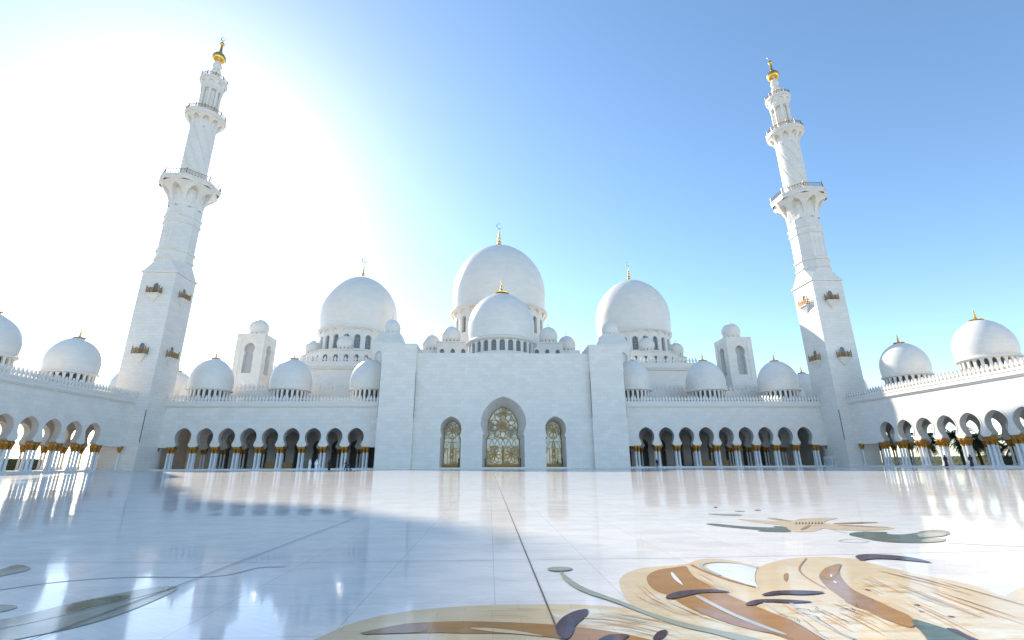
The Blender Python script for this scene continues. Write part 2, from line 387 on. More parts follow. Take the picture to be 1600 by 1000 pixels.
def frame_mesh(R, n, out, depth):
    mb = MB(); k = 1 / (2 * pi * R / n); mp = ringmap(R, 0, 0, n); W_ = out[0][0]; z0, z1 = out[0][1], out[-1][1]
    mb.mbox(mp, -.045 * k * W_, .045 * k * W_, z0, z1, depth - .09, depth - .02)
    for j in (1, 2, 3): z = z0 + (z1 - z0) * j / 4.3; mb.mbox(mp, -W_ * k * .96, W_ * k * .96, z - .04 * W_, z + .04 * W_, depth - .085, depth - .025)
    for sg in (-1, 1): mb.mbox(mp, sg * .5 * W_ * k - .035 * k * W_, sg * .5 * W_ * k + .035 * k * W_, z0, z0 + (z1 - z0) * .86, depth - .08, depth - .03)
    return mb
def flare_arches(mb, n, R0, R1, z0, z1, pn, round_=False, off=0.0):
    """corbel that spreads from radius R0 to R1 with n arched niches"""
    sub = 8 if not round_ else 8
    def rad(a, r):                                     # octagon or circle radius at angle a
        if round_: return r
        k = 2 * pi / pn; b = ((a - off + k / 2) % k) - k / 2
        return r * cos(pi / pn) / cos(b)
    def curve(u): return R0 + (R1 - R0) * (u ** 1.9)
    def mpf(s, z, d):
        a = s / n * 2 * pi + off + (0 if round_ else 0); u = (z - z0) / (z1 - z0)
        r = rad(a, max(R0 - .02, curve(max(0, u)) - d)); return (r * cos(a), r * sin(a), z)
    h = z1 - z0
    out = [(.36, z0 + .12 * h), (.36, z0 + .3 * h), (.36, z0 + .45 * h)] + [(.36 * cos(f), z0 + h * (.45 + .40 * sin(f))) for f in (.25, .5, .8, 1.1, 1.35)] + [(0.0, z0 + .87 * h)]
    for k in range(n):
        c = k + .5
        for (w0, za), (w1, zb) in zip(out, out[1:]):
            ra, rb = mpf, mpf
            for sgn in (-1, 1):
                e = c + sgn * .5
                mb.quad(mpf(e, za, 0), mpf(c + sgn * w0, za, 0), mpf(c + sgn * w1, zb, 0), mpf(e, zb, 0))
                # niche cheek back to the shaft
                def deep(s, z): a = s / n * 2 * pi + off; r = rad(a, R0 + (R1 - R0) * .10 * ((z - z0) / h)); return (r * cos(a), r * sin(a), z)
                mb.quad(mpf(c + sgn * w0, za, 0), mpf(c + sgn * w1, zb, 0), deep(c + sgn * w1, zb), deep(c + sgn * w0, za))
                mb.quad(deep(c, za), deep(c + sgn * w0, za), deep(c + sgn * w1, zb), deep(c, zb))
        for sgn in (-1, 1):
            e = c + sgn * .5
            mb.quad(mpf(e, z0, 0), mpf(c, z0, 0), mpf(c, out[0][1], 0), mpf(e, out[0][1], 0))
            for (ua, ub) in ((out[-1][1], z0 + .94 * h), (z0 + .94 * h, z1)): mb.quad(mpf(e, ua, 0), mpf(c, ua, 0), mpf(c, ub, 0), mpf(e, ub, 0))
    return mb
def make_dome(parent, key, loc, R, z0, rb, zw, za, fin, drum=None, seg=56, crescent_r=0, ring=None, framed=False, tip=.14, corbel=None):
    """dome part with its drum, windows, moulding and finial as sub-parts; z values are heights above loc"""
    d = shared((key, 'dome'), 'dome', lambda: MB().lathe(dome_profile(R, z0, rb, zw, za, tip=tip), seg), M['dome'], parent, loc, 0, 50)
    if ring:
        shared((key, 'ring'), 'moulding', lambda: MB().lathe(ring, seg), M['trim'], d, smooth=28)
    if corbel:
        shared((key, 'corbel'), 'corbel_band', lambda: flare_arches(MB(), *corbel, 8, True), M['trim'], d)
    if drum:
        dr, a, b, n, out, dep = drum
        shared((key, 'drum'), 'drum', lambda: drum_mesh(dr, a, b, n, out, dep), M['trim'], d)
        for k in range(n):
            w = shared((key, 'win'), 'window', lambda: window_mesh(dr, n, out, dep), M['dark'] if 'arcade' in key else M['window'], d, (0, 0, 0), (k + .5) * 2 * pi / n)
        if framed:
            # grille bars of every window of the ring, one piece on the drum
            def bars():
                mb = MB()
                for k in range(n):
                    f = frame_mesh(dr, n, out, dep); a_ = (k + .5) * 2 * pi / n; i = len(mb.v)
                    mb.v += [(x * cos(a_) - y * sin(a_), x * sin(a_) + y * cos(a_), z) for x, y, z in f.v]; mb.f += [tuple(i + j for j in q) for q in f.f]
                return mb
            shared((key, 'bars'), 'window_grille', bars, M['relief'], d)
    h, r, sk = fin
    shared((key, 'fin'), 'finial', lambda: MB().lathe([(a_, z + za - .12 * (1 if sk else .3)) for a_, z in finial_profile(h, r, sk)], 20), M['gold'] if sk or crescent_r else M['trim'], d, smooth=40)
    if crescent_r:
        shared((key, 'cres'), 'crescent', lambda: crescent(crescent_r, crescent_r * .25), M['silver'], d, (0, 0, za + h + crescent_r * 1.0))
    return d

# ------------------------------------------------------------------ ground
g = MB().quad; gb = MB(); gb.quad((-3000, -3000, -.35), (3000, -3000, -.35), (3000, 3000, -.35), (-3000, 3000, -.35))
tag(gb.build('ground', M['sand']), kind='structure')
fb = MB()
fb.quad((-71.3, -60, 0), (71.3, -60, 0), (71.3, 100, 0), (-71.3, 100, 0))
floor = fb.build('courtyard_floor', M['floor']); tag(floor, kind='structure')

# pixel of the 1600x1000 photograph -> courtyard point, used to trace the inlaid flowers
def gp(u, v, z=0.0):
    a, b = u - 800, v - 500
    c_, s_ = cos(ROLL), sin(ROLL); x_, y_ = a * c_ + b * s_, -a * s_ + b * c_
    r = rgt0 * x_ - up0 * y_ + fwd * F_PX
    k = (z - CAM.z) / r.z
    return (CAM.x + r.x * k, CAM.y + r.y * k)
LAYER = [0]
def smooth_poly(P, it=2):
    for _ in range(it):
        Q = []
        for i in range(len(P)):
            a, b = P[i], P[(i + 1) % len(P)]
            Q += [(a[0] * .75 + b[0] * .25, a[1] * .75 + b[1] * .25), (a[0] * .25 + b[0] * .75, a[1] * .25 + b[1] * .75)]
        P = Q
    return P
def flat(name, pts, mat, lay, parent, smooth=2, world=False):
    P = pts if world else [gp(*p) for p in pts]
    if smooth: P = smooth_poly(P, smooth)
    LAYER[0] += 1
    z = .0011 * lay + .00001 * LAYER[0]
    bm = bmesh.new(); vs = [bm.verts.new((x, y, z)) for x, y in P]
    f = bm.faces.new(vs); f.normal_update()
    if f.normal.z < 0: f.normal_flip()
    bmesh.ops.triangulate(bm, faces=[f], ngon_method='EAR_CLIP')
    me = bpy.data.meshes.new(name); bm.to_mesh(me); bm.free(); me.materials.append(mat)
    return link(name, me, parent)
def strip(name, pts, wd, mat, lay, parent, px=True):
    P = [gp(*p) for p in pts] if px else pts
    Q = [P[0]]
    for a, b in zip(P, P[1:]):
        n = 4
        for i in range(1, n + 1): Q.append((a[0] + (b[0] - a[0]) * i / n, a[1] + (b[1] - a[1]) * i / n))
    if px:
        for _ in range(3): Q = [Q[0]] + [((Q[i - 1][0] + 2 * Q[i][0] + Q[i + 1][0]) / 4, (Q[i - 1][1] + 2 * Q[i][1] + Q[i + 1][1]) / 4) for i in range(1, len(Q) - 1)] + [Q[-1]]
    L = []; R = []
    for i in range(len(Q)):
        a = Q[max(i - 1, 0)]; b = Q[min(i + 1, len(Q) - 1)]; tx, ty = b[0] - a[0], b[1] - a[1]; h = hypot(tx, ty) or 1
        L.append((Q[i][0] - ty / h * wd / 2, Q[i][1] + tx / h * wd / 2)); R.append((Q[i][0] + ty / h * wd / 2, Q[i][1] - tx / h * wd / 2))
    LAYER[0] += 1; z = .0011 * lay + .00001 * LAYER[0]
    mb = MB()
    for i in range(len(Q) - 1): mb.quad((*L[i], z), (*R[i], z), (*R[i + 1], z), (*L[i + 1], z))
    o = mb.build(name, mat, parent)
    return o
# joints of the paving
strip('paving_joint', [(-2.36, 1.5), (-2.36, 99.5)], .011, M['joint'], 7, floor, False)
strip('paving_joint', [(-60, 1040), (54, 1000), (153.6, 963), (277, 917), (320, 899.5), (367.5, 881), (455, 848), (560, 808)], .009, M['joint'], 7, floor)
strip('paving_joint', [(-80, 878), (200, 878.5), (430, 880), (700, 876), (900, 874), (1100, 871.5), (1340, 866), (1700, 858)], .007, M['thin'], 1, floor)
strip('line_inlay', [(-60, 930), (0, 922), (80, 910), (200, 901), (330, 903), (372, 896), (405, 886), (445, 886)], .022, M['thin'], 2, floor)
strip('line_inlay', [(1288, 825), (1322, 833)], .03, M['slate'], 2, floor)
strip('line_inlay', [(1310, 845.5), (1318, 843), (1335, 842), (1350, 844), (1360, 847), (1340, 848.4), (1320, 847.6), (1311, 846)], .02, M['slate'], 2, floor)
strip('line_inlay', [(1476, 848), (1540, 852), (1600, 854), (1660, 855)], .03, M['slate'], 2, floor)
for x in (-30, 26, 41):
    strip('paving_joint', [(x, 2), (x, 99.5)], .012, M['thin'], 1, floor, False)
for y in (19.5, 37, 54, 72, 90):
    strip('paving_joint', [(-71, y), (71, y)], .012, M['thin'], 1, floor, False)

# large flower in the foreground
fl1 = flat('flower_inlay', [(968, 915), (967, 906), (977, 896), (998, 888), (1030, 885), (1062, 883), (1079, 880), (1087, 875), (1105, 873), (1130, 873.5), (1165, 880), (1186, 887), (1200, 880), (1230, 873), (1260, 870.5), (1300, 870), (1340, 873.5), (1360, 880), (1400, 890), (1440, 898), (1500, 910), (1540, 921), (1571, 933), (1575, 928), (1590, 920), (1612, 915), (1680, 930), (1760, 1000), (1760, 1100), (1160, 1100), (1200, 1010), (1172, 997), (1130, 988), (1066, 976), (1011, 959), (985, 945), (972, 928)], M['ivory'], 1, floor, 1)
def pet(name, pts, mat, lay, sm=2, parent=None): return flat(name, pts, M[mat], lay, parent or fl1, sm)
pet('petal', [(1000, 935), (1030, 925), (1070, 950), (1130, 972), (1190, 988), (1240, 1003), (1250, 1060), (1190, 1050), (1160, 995), (1100, 980), (1040, 962)], 'veined', 2)
pet('petal', [(1189, 952), (1200, 938), (1290, 938), (1340, 950), (1420, 975), (1450, 1000), (1480, 1050), (1330, 1060), (1290, 1000), (1240, 972)], 'veined', 2)
pet('petal', [(1330, 905), (1350, 900), (1400, 912), (1450, 925), (1520, 950), (1600, 972), (1660, 990), (1660, 1060), (1540, 1060), (1510, 995), (1440, 965), (1380, 935), (1345, 920)], 'veined', 2)
pet('white_field', [(1107, 890), (1102, 884), (1115, 881), (1140, 880.5), (1165, 883), (1184, 888), (1180, 895), (1179, 905), (1182, 915), (1188, 921), (1165, 913), (1130, 902)], 'whitein', 3)
strip('petal_edge', [(1125, 900), (1104, 890), (1094, 885), (1098, 880.5), (1118, 878), (1150, 880), (1184, 888)], .035, M['slate'], 4, fl1)
strip('petal_edge', [(1180, 918), (1140, 908), (1100, 893), (1080, 883)], .03, M['brown'], 4, fl1)
pet('petal', [(1011, 909), (1010, 902.5), (1017, 895), (1032, 889.7), (1051, 887.6), (1073, 884), (1076, 892), (1087, 904), (1113, 917), (1151, 936), (1194, 953), (1236, 970), (1279, 989), (1310, 1010), (1250, 1010), (1215, 992), (1172, 985), (1130, 973), (1087, 956), (1062, 943), (1045, 930), (1024, 924), (1014, 915)], 'brown', 3)
pet('petal', [(1078, 950), (1100, 950), (1150, 968), (1206, 984), (1250, 1004), (1215, 992), (1172, 985), (1130, 973)], 'tan', 4)
pet('petal_vein', [(1083, 932), (1092, 931), (1120, 946), (1151, 962), (1206, 983), (1240, 997), (1200, 986), (1140, 962)], 'slate', 5)
pet('petal_slit', [(1049, 894), (1053, 897), (1069, 916), (1064, 914), (1053, 906), (1048, 898)], 'whitein', 5, 1)
pet('petal_slit', [(1225, 897), (1231, 895), (1232, 901), (1229, 911), (1224, 905)], 'brown', 3, 1)
strip('petal_vein', [(1194, 943), (1215, 957), (1250, 976), (1283, 996), (1300, 1006)], .02, M['slate'], 5, fl1)
strip('petal_vein', [(1228, 938), (1255, 958), (1298, 983), (1335, 1000)], .025, M['slate'], 5, fl1)
strip('petal_vein', [(1260, 873), (1245, 890), (1262, 905), (1290, 920)], .014, M['tan'], 3, fl1)
pet('petal', [(1317, 881), (1311, 892), (1313, 902), (1330, 921), (1349, 930), (1368, 938), (1396, 953), (1428, 966), (1430, 984), (1409, 979), (1370, 964), (1353, 953), (1334, 949), (1309, 930), (1292, 919), (1280, 904), (1280, 898), (1288, 889), (1302, 883)], 'tan', 3)
pet('petal', [(1366, 937), (1396, 952), (1427, 965), (1429, 983), (1409, 978), (1371, 963)], 'brown', 4, 1)
pet('petal', [(1287, 889), (1302, 883), (1316, 881), (1309, 895), (1300, 908), (1288, 905), (1281, 900)], 'brown', 4, 1)
for sl in ([(1297, 899), (1300, 898), (1301, 902), (1298, 903)], [(1302, 908), (1306, 910), (1309, 913), (1304, 912)]): pet('petal_slit', sl, 'whitein', 5, 1)
pet('leaf', [(1424, 967), (1451, 974.7), (1477, 983), (1504, 991.7), (1540, 1008), (1560, 1030), (1470, 1030), (1440, 987.5), (1428, 979)], 'green', 4)
pet('leaf', [(1474, 982), (1494, 984), (1515, 995), (1545, 1008), (1520, 1004), (1498, 993)], 'purple', 5)
for c in ([(1038, 937), (1044, 930), (1062, 924.8), (1087, 922.4), (1121, 922.4), (1146, 926.8), (1121, 927), (1096, 927.5), (1079, 931), (1055, 937.2)],
          [(1187, 932), (1198, 927), (1215, 924), (1250, 923.6), (1293, 926), (1279, 929.4), (1251, 931), (1225, 929.4), (1204, 931.6)],
          [(1162, 947), (1172, 940.5), (1189, 937.4), (1236, 938.3), (1279, 942), (1236, 944.3), (1204, 941.8), (1187, 942.6), (1177, 948)],
          [(1336, 869.6), (1345, 867.2), (1370, 866.8), (1409, 869.4), (1440, 874.8), (1460, 881), (1434, 878), (1387, 874), (1360, 874), (1345, 877.4), (1338, 873)]):
    pet('crescent_petal', c, 'purple', 6, 2)
for a, b, c in ((1351, 922, 5), (1425, 946, 8), (1434, 956, 6), (1478, 964, 8)):
    pet('crescent_petal', [(a, b), (a + c, b - .6), (a + 2 * c, b + 1), (a + c, b + 1.4)], 'purple', 5, 1)
def lerp_path(P, u):
    k = u * (len(P) - 1); i = min(int(k), len(P) - 2); f = k - i
    return (P[i][0] + (P[i + 1][0] - P[i][0]) * f, P[i][1] + (P[i + 1][1] - P[i][1]) * f)
def fan(A, B, n, seed, parent, mats=('brown', 'veined', 'slate', 'tan', 'orange'), wmax=10):
    rr = random.Random(seed)
    for k in range(n):
        v = (k + rr.uniform(.2, .8)) / n; u0 = rr.uniform(0, .45); u1 = u0 + rr.uniform(.3, .6); dv = rr.uniform(-.05, .05); w = rr.uniform(.5, 1) * wmax / 10
        up_, lo_ = [], []
        for q in range(9):
            f = q / 8; u = min(1, u0 + (u1 - u0) * f); a, b = lerp_path(A, u), lerp_path(B, u); vv = min(.98, max(.02, v + dv * f)); t_ = sin(pi * f) ** .7 * w
            x, y = a[0] + (b[0] - a[0]) * vv, a[1] + (b[1] - a[1]) * vv
            up_.append((x + .4 * t_, y - t_ * .6)); lo_.append((x - .4 * t_, y + t_ * .6))
        flat('petal_vein', up_[:-1] + [up_[-1]] + lo_[-2:0:-1], M[rr.choice(mats)], 5, parent, 0)
fan([(1360, 884), (1450, 903), (1540, 928), (1680, 968)], [(1348, 905), (1400, 938), (1470, 972), (1540, 1012)], 17, 1, fl1)
fan([(1196, 938), (1250, 972), (1300, 1006)], [(1296, 936), (1370, 964), (1440, 1002)], 10, 2, fl1, ('slate', 'ivory', 'brown', 'orange'))
fan([(975, 908), (992, 932), (1040, 956), (1120, 978)], [(1012, 916), (1044, 938), (1100, 964), (1190, 994)], 10, 3, fl1, ('orange', 'veined', 'ivory', 'brown'), 6)
fan([(1082, 886), (1124, 911), (1186, 928)], [(1080, 902), (1122, 924), (1190, 946)], 7, 4, fl1, ('orange', 'veined', 'tan'), 4)
fan([(1335, 898), (1360, 905), (1400, 920)], [(1330, 915), (1360, 928), (1400, 948)], 8, 5, fl1, ('orange', 'brown', 'slate'), 5)
# cracked stones
rr = random.Random(3)
for k in range(10):
    u, v = rr.uniform(1205, 1350), rr.uniform(934, 968); pts = [(u, v)]
    for j in range(rr.randint(2, 4)):
        if j % 2: u += rr.uniform(-4, 4); v += rr.uniform(2, 6)
        else: u += rr.uniform(10, 26); v += rr.uniform(-2, 3)
        pts.append((u, v))
    strip('crack', pts, rr.uniform(.003, .008), M['brown'] if k % 3 else M['joint'], 6, fl1)
# second petal at the bottom
fl2 = flat('flower_inlay', [(465, 1012), (491, 1000), (552, 972), (625, 956), (734, 946), (842, 944.3), (915, 945), (988, 951), (1060, 966), (1120, 981), (1190, 1002), (1230, 1020), (1200, 1100), (520, 1100)], M['ivory'], 1, floor, 2)
pet('petal', [(850, 955), (915, 950), (985, 955), (1050, 970), (1110, 985), (1180, 1005), (1180, 1050), (960, 1040), (900, 985), (870, 965)], 'veined', 2, 2, fl2)
pet('petal', [(552, 993), (625, 976), (672, 973), (734, 971.5), (842, 975), (915, 981.5), (987, 993), (1050, 1010), (960, 1015), (879, 999), (806, 991), (719, 991), (683, 989.5), (625, 991)], 'brown', 3, 2, fl2)
pet('petal', [(552, 993), (590, 984), (630, 976.5), (668, 975), (668, 989), (625, 991)], 'tan', 4, 1, fl2)
pet('petal_slit', [(724, 982), (770, 983), (806, 987), (860, 997), (820, 993), (770, 989)], 'ivory', 4, 1, fl2)
for c in ([(921, 953.6), (916, 965), (898, 979), (897, 989), (888, 1002), (875, 999), (867, 985), (871, 974), (886, 961), (908, 953.6)],
          [(985, 994), (980, 999), (960, 1010), (925, 1010), (944, 995), (966, 992.5)], [(1045, 987), (1035, 1001), (1018, 1004), (1025, 991), (1035, 986)]):
    pet('crescent_petal', c, 'purple', 6, 2, fl2)
fan([(860, 954), (950, 953), (1050, 973), (1160, 1004)], [(890, 977), (980, 989), (1060, 1010)], 11, 6, fl2, ('orange', 'brown', 'slate', 'ivory'), 8)
fan([(700, 950), (800, 947), (900, 948)], [(700, 966), (800, 966), (880, 972)], 5, 7, fl2, ('tan', 'veined'), 4)
st = [(878.8, 893.8), (889, 905), (915, 921), (951, 933.5), (988, 947), (1011, 957), (1066, 974.5), (1130, 988), (1172, 996.5), (1215, 1008), (1185, 1012), (1145, 1001), (1115, 992), (1066, 982), (1011, 963), (960, 942), (911, 927), (884, 911), (873, 894.5)]
flat('stem_inlay', st, M['sage'], 5, floor, 1)
flat('leaf_inlay', [(853, 890), (862, 887.2), (875, 886.6), (889, 887.4), (896, 889.6), (888, 892.6), (874, 893.6), (860, 893)], M['sage'], 6, floor)
# leaf and buds at the left
lf = flat('leaf_inlay', [(-70, 985), (0, 969), (20, 966), (60, 956), (104, 945), (160, 933), (220, 921), (260, 916), (276, 917.4), (279, 920), (266, 928), (230, 944), (180, 964), (120, 981), (60, 993), (10, 1003), (-70, 1020)], M['sage'], 2, floor, 1)
pet('leaf_patch', [(104, 946), (144, 937), (204, 929), (202, 937), (160, 946), (112, 958), (103, 960)], 'green', 3, 1, lf)
strip('leaf_vein', [(-60, 992), (20, 980), (100, 962), (200, 938), (265, 921)], .012, M['slate'], 4, lf)
lf = flat('leaf_inlay', [(-60, 905), (0, 891), (18, 884), (32, 882.4), (51, 888), (40, 893), (12, 898), (-40, 912)], M['sage'], 2, floor)
pet('leaf_patch', [(10, 890), (18, 884.2), (34, 883), (43, 885.6), (30, 888)], 'tan', 3, 1, lf)
flat('leaf_inlay', [(-50, 944), (0, 945.5), (22, 946), (31, 949.5), (0, 958), (-50, 962)], M['sage'], 2, floor)
# far flower
fl3 = flat('flower_inlay', [(1228, 824.5), (1236, 830), (1248, 831.6), (1266, 831.2), (1280, 829), (1287, 825), (1300, 828), (1366, 830), (1408, 825), (1340, 820.5), (1287, 819), (1290, 814), (1311, 810), (1301, 808.6), (1272, 809.4), (1248, 811), (1240, 814), (1215, 810), (1200, 809), (1196, 810), (1230, 815.5), (1180, 812.5), (1144, 810.5), (1186, 817), (1226, 821)], M['cream'], 1, floor, 1)
for c, mt in (([(1249, 829.4), (1256, 823.6), (1267, 819.8), (1266, 823), (1258, 827.7)], 'brown'), ([(1290, 819), (1337, 816), (1382, 816.4), (1337, 818.6)], 'brown'), ([(1196, 808.6), (1205, 809.6), (1240, 815.2), (1232, 815)], 'brown'), ([(1300, 819.6), (1340, 822), (1405, 825), (1340, 823.2)], 'tan')):
    pet('petal', c, mt, 3, 1, fl3)
for k in range(9):
    u = 1243 + k * 5; pet('stamen', [(u, 815.4), (u + 2, 816.4), (u + 2.4, 818), (u + .6, 819.6), (u - .6, 819.6), (u + .8, 818), (u + .6, 816.6)], 'purple', 4, 0, fl3)
flat('leaf_inlay', [(1101, 818.6), (1112, 818), (1134, 820), (1162, 823), (1214, 825), (1206, 822), (1228, 823), (1230, 826), (1238, 831), (1225, 831.8), (1200, 831.2), (1181, 830), (1192, 828.6), (1170, 827), (1134, 823.6), (1112, 821)], M['green'], 2, floor, 1)
lf = flat('leaf_inlay', [(1321, 835), (1345, 830.6), (1371, 831.4), (1388, 831.6), (1382, 834), (1405, 836), (1431, 833.4), (1442, 829.7), (1461, 827.6), (1480, 829.7), (1486, 833.4), (1476, 838.5), (1450, 840.4), (1427, 842), (1476, 841.5), (1479, 844.7), (1469, 847.5), (1431, 849), (1394, 848), (1371, 845.6), (1347, 841)], M['green'], 2, floor, 1)
pet('leaf_patch', [(1432, 834), (1450, 832), (1483, 833), (1475, 838), (1450, 839.8), (1436, 840)], 'sage', 3, 1, lf)
pet('leaf_patch', [(1440, 843), (1475, 842), (1478, 844.7), (1468, 847), (1441, 848)], 'sage', 3, 1, lf)
flat('leaf_inlay', [(1100, 802.6), (1123, 803.2), (1147, 803), (1164, 805), (1147, 806.2), (1123, 805.2)], M['sage'], 2, floor)
for u, v, a in ((1118, 793, 4), (1184, 797.3, 7), (1156, 799, 11)): flat('leaf_inlay', [(u - a, v), (u, v - .9), (u + a, v), (u, v + .9)], M['purple'] if a < 10 else M['sage'], 2, floor)

# ------------------------------------------------------------------ arcades
ARCH = keyhole(1.7, 4.3, 1.14, 4.92, 1.62, 6.4, 8.16, n=12)
def column_mesh():
    mb = MB(); pr = [(.0, 0), (.30, 0), (.30, .12), (.24, .2), (.22, .28), (.19, .36)]
    pr += [(.18, 1.5), (.17, 2.9), (.19, 3.02), (.0, 3.06)]
    return mb.lathe(pr, 14)
def capital_mesh():
    mb = MB(); n = 16; prof = [(.20, 3.0), (.25, 3.08), (.22, 3.16), (.27, 3.4), (.36, 3.72), (.41, 3.9), (.38, 4.04), (.33, 4.06)]
    rings = []
    for i, (r, z) in enumerate(prof):
        rings.append([mb.vert((r * (1 + (.10 if (k % 2 and i > 2) else 0)) * cos(2 * pi * k / n), r * (1 + (.10 if (k % 2 and i > 2) else 0)) * sin(2 * pi * k / n), z)) for k in range(n)])
    for A, B in zip(rings, rings[1:]):
        for k in range(n): mb.f.append((A[k], A[(k + 1) % n], B[(k + 1) % n], B[k]))
    mb.box(-.40, .40, -.40, .40, 4.06, 4.17)
    return mb
def add_column(parent, x, y, z=.25):
    c = shared('column', 'column', column_mesh, M['column'], parent, (x, y, z), 0, 40)
    shared('capital', 'capital', capital_mesh, M['capital'], c, (0, 0, 0), 0, 40)
    return c
def arcade(name, label, loc, mp, s_lo, s_hi, c0, pitch, nb, domes, depth=13.0, inner=11.3, ext=0, back=None, sg=1):
    """mp(s,z,d): local point; s along the front, d into the building"""
    t = empty(name, loc); tag(t, label, 'arcade', 'arcades round the courtyard')
    ZT = 12.3
    w = MB(); lin = MB(); TH = 1.05; first = c0 - pitch / 2; last = c0 + (nb - .5) * pitch
    for k in range(nb): w.arch_bay(c0 + k * pitch, c0 + (k - .5) * pitch, c0 + (k + .5) * pitch, 4.3, ZT, ARCH, 0, TH, mp, lining=lin)
    for k in range(nb + 1):
        s0 = c0 + (k - .5) * pitch; a = pitch / 2 - 1.7
        w.quad(mp(s0 - a, 4.3, 0), mp(s0 + a, 4.3, 0), mp(s0 + a, 4.3, TH), mp(s0 - a, 4.3, TH))
    w.mbox(mp, s_lo, first, 4.3, ZT, 0, TH); w.mbox(mp, last, s_hi, 4.3, ZT, 0, TH)
    w.build('front_wall', M['marble'], t); lin.build('arch_soffit_shaded', M['lining'], t)
    # raised archivolt round each opening
    av = MB()
    for k in range(nb):
        c = c0 + k * pitch
        o2 = [(x + .16, z) if i < len(ARCH) - 1 else (0.0, z + .3) for i, (x, z) in enumerate(ARCH)]
        o2 = [(x, z + .3 * max(0, (z - 6.45) / 1.71)) for x, z in o2[:-1]] + [(0.0, 8.5)]
        idx = [i for i, (x, z) in enumerate(ARCH) if z >= 4.94]
        for i in idx[:-1]:
            for sgn in (-1, 1):
                a, b = ARCH[i], ARCH[i + 1]; e, f = o2[i], o2[i + 1]
                av.quad(mp(c + sgn * a[0], a[1], -.06), mp(c + sgn * b[0], b[1], -.06), mp(c + sgn * f[0], f[1], -.06), mp(c + sgn * e[0], e[1], -.06))
                av.quad(mp(c + sgn * e[0], e[1], -.06), mp(c + sgn * f[0], f[1], -.06), mp(c + sgn * f[0], f[1], .0), mp(c + sgn * e[0], e[1], .0))
                av.quad(mp(c + sgn * a[0], a[1], -.06), mp(c + sgn * b[0], b[1], -.06), mp(c + sgn * b[0], b[1], .0), mp(c + sgn * a[0], a[1], .0))
    av.build('archivolt', M['trim'], t)
    iw = MB()
    kx = 4 if ext else 0; firsti = first - kx * pitch
    for k in range(-kx, nb): iw.arch_bay(c0 + k * pitch, c0 + (k - .5) * pitch, c0 + (k + .5) * pitch, 4.3, ZT - .25, ARCH, inner, inner + TH, mp)
    for k in range(-kx, nb + 1):
        s0 = c0 + (k - .5) * pitch; a = pitch / 2 - 1.7
        if k < 0:
            for ds in (-.34, .34): x, y, z = mp(s0 + ds, 0, inner + .5); add_column(t, x, y)
        iw.quad(mp(s0 - a, 4.3, inner), mp(s0 + a, 4.3, inner), mp(s0 + a, 4.3, inner + TH), mp(s0 - a, 4.3, inner + TH))
    iw.mbox(mp, firsti - 1.5 if ext else s_lo, firsti if ext else first, 4.3, ZT - .25, inner, inner + TH); iw.mbox(mp, last, s_hi, 4.3, ZT - .25, inner, inner + TH)
    # cross arches of the gallery
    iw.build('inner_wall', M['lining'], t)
    if back:
        bw = MB(); bo = keyhole(1.2, .25, 1.0, 3.9, 1.3, 4.9, 6.5, straight=3.5)
        for k in range(nb): bw.arch_bay(c0 + k * pitch, c0 + (k - .5) * pitch, c0 + (k + .5) * pitch, .25, ZT - .25, bo, back, back + .8, mp, False)
        bw.mbox(mp, s_lo, first, .25, ZT - .25, back, back + .8); bw.mbox(mp, last, s_hi, .25, ZT - .25, back, back + .8)
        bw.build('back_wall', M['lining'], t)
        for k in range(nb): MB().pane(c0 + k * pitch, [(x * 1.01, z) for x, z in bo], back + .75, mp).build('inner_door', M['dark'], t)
    rf = MB(); rf.mbox(mp, firsti - 1.5 if ext else s_lo, s_hi, ZT - .25, ZT + .35, TH, depth); rf.build('roof', M['trim'], t)
    pl = MB(); pl.mbox(mp, s_lo, s_hi, -.3, .12, -1.35, depth + 1.5); pl.mbox(mp, s_lo, s_hi, .12, .25, -.95, depth + 1.2); pl.build('plinth', M['trim'], t)
    co = MB(); co.mbox(mp, s_lo, s_hi, ZT, ZT + .22, -.22, 1.5); co.mbox(mp, s_lo, s_hi, ZT + .22, ZT + .82, -.42, 1.5); co.mbox(mp, s_lo, s_hi, ZT + .82, ZT + .95, -.5, 1.5)
    co.build('cornice', M['trim'], t)
    if not back: MB().mbox(mp, s_lo, s_hi, ZT + .36, ZT + .95, depth - .4, depth + .3).build('cornice', M['trim'], t)
    cr = MB(); crenels(cr, s_lo, s_hi, ZT + .95, mp, -.34, -.02); cr.build('crenellation', M['trim'], t)
    if not back: crenels(MB(), s_lo, s_hi, ZT + .95, mp, depth + .05, depth + .25).build('crenellation', M['trim'], t)
    ends = []
    for k in range(nb + 1):
        s0 = c0 + (k - .5) * pitch
        for dd in (.26, .80):
            for ds in (-.34, .34): x, y, z = mp(s0 + ds, 0, dd); add_column(t, x, y)
        for ds in (-.34, .34): x, y, z = mp(s0 + ds, 0, inner + .5); add_column(t, x, y)
    for s0 in (s_lo + .5, s_hi - .5):
        for dd in (.35, inner + .5): x, y, z = mp(s0, 0, dd); add_column(t, x, y)
    for s0, d0 in domes:
        x, y, z = mp(s0, 0, d0)
        kd = .92 if ext else 1.0
        make_dome(t, 'arcade_dome' if kd == 1 else 'side_arcade_dome', (x, y, 0), 4.3 * kd, 16.9, 4.15 * kd, 18.5, 17 + 6.85 * (kd if kd < 1 else 1), (2.0, .26, 1.0), (3.95 * kd, 12.6, 16.5, 24, roundarch(.29 * kd, 14.2, 16.0, 16.35, 4), .3), 48, tip=.12,
                  ring=[(a * kd, b) for a, b in [(3.9, 16.35), (4.3, 16.4), (4.42, 16.5), (4.42, 16.68), (4.28, 16.74), (4.28, 16.85), (4.13, 16.92)]])
    return t
PIT = 4.27; A0 = 30.06
XA = 47.0                                    # base of each front arcade along X
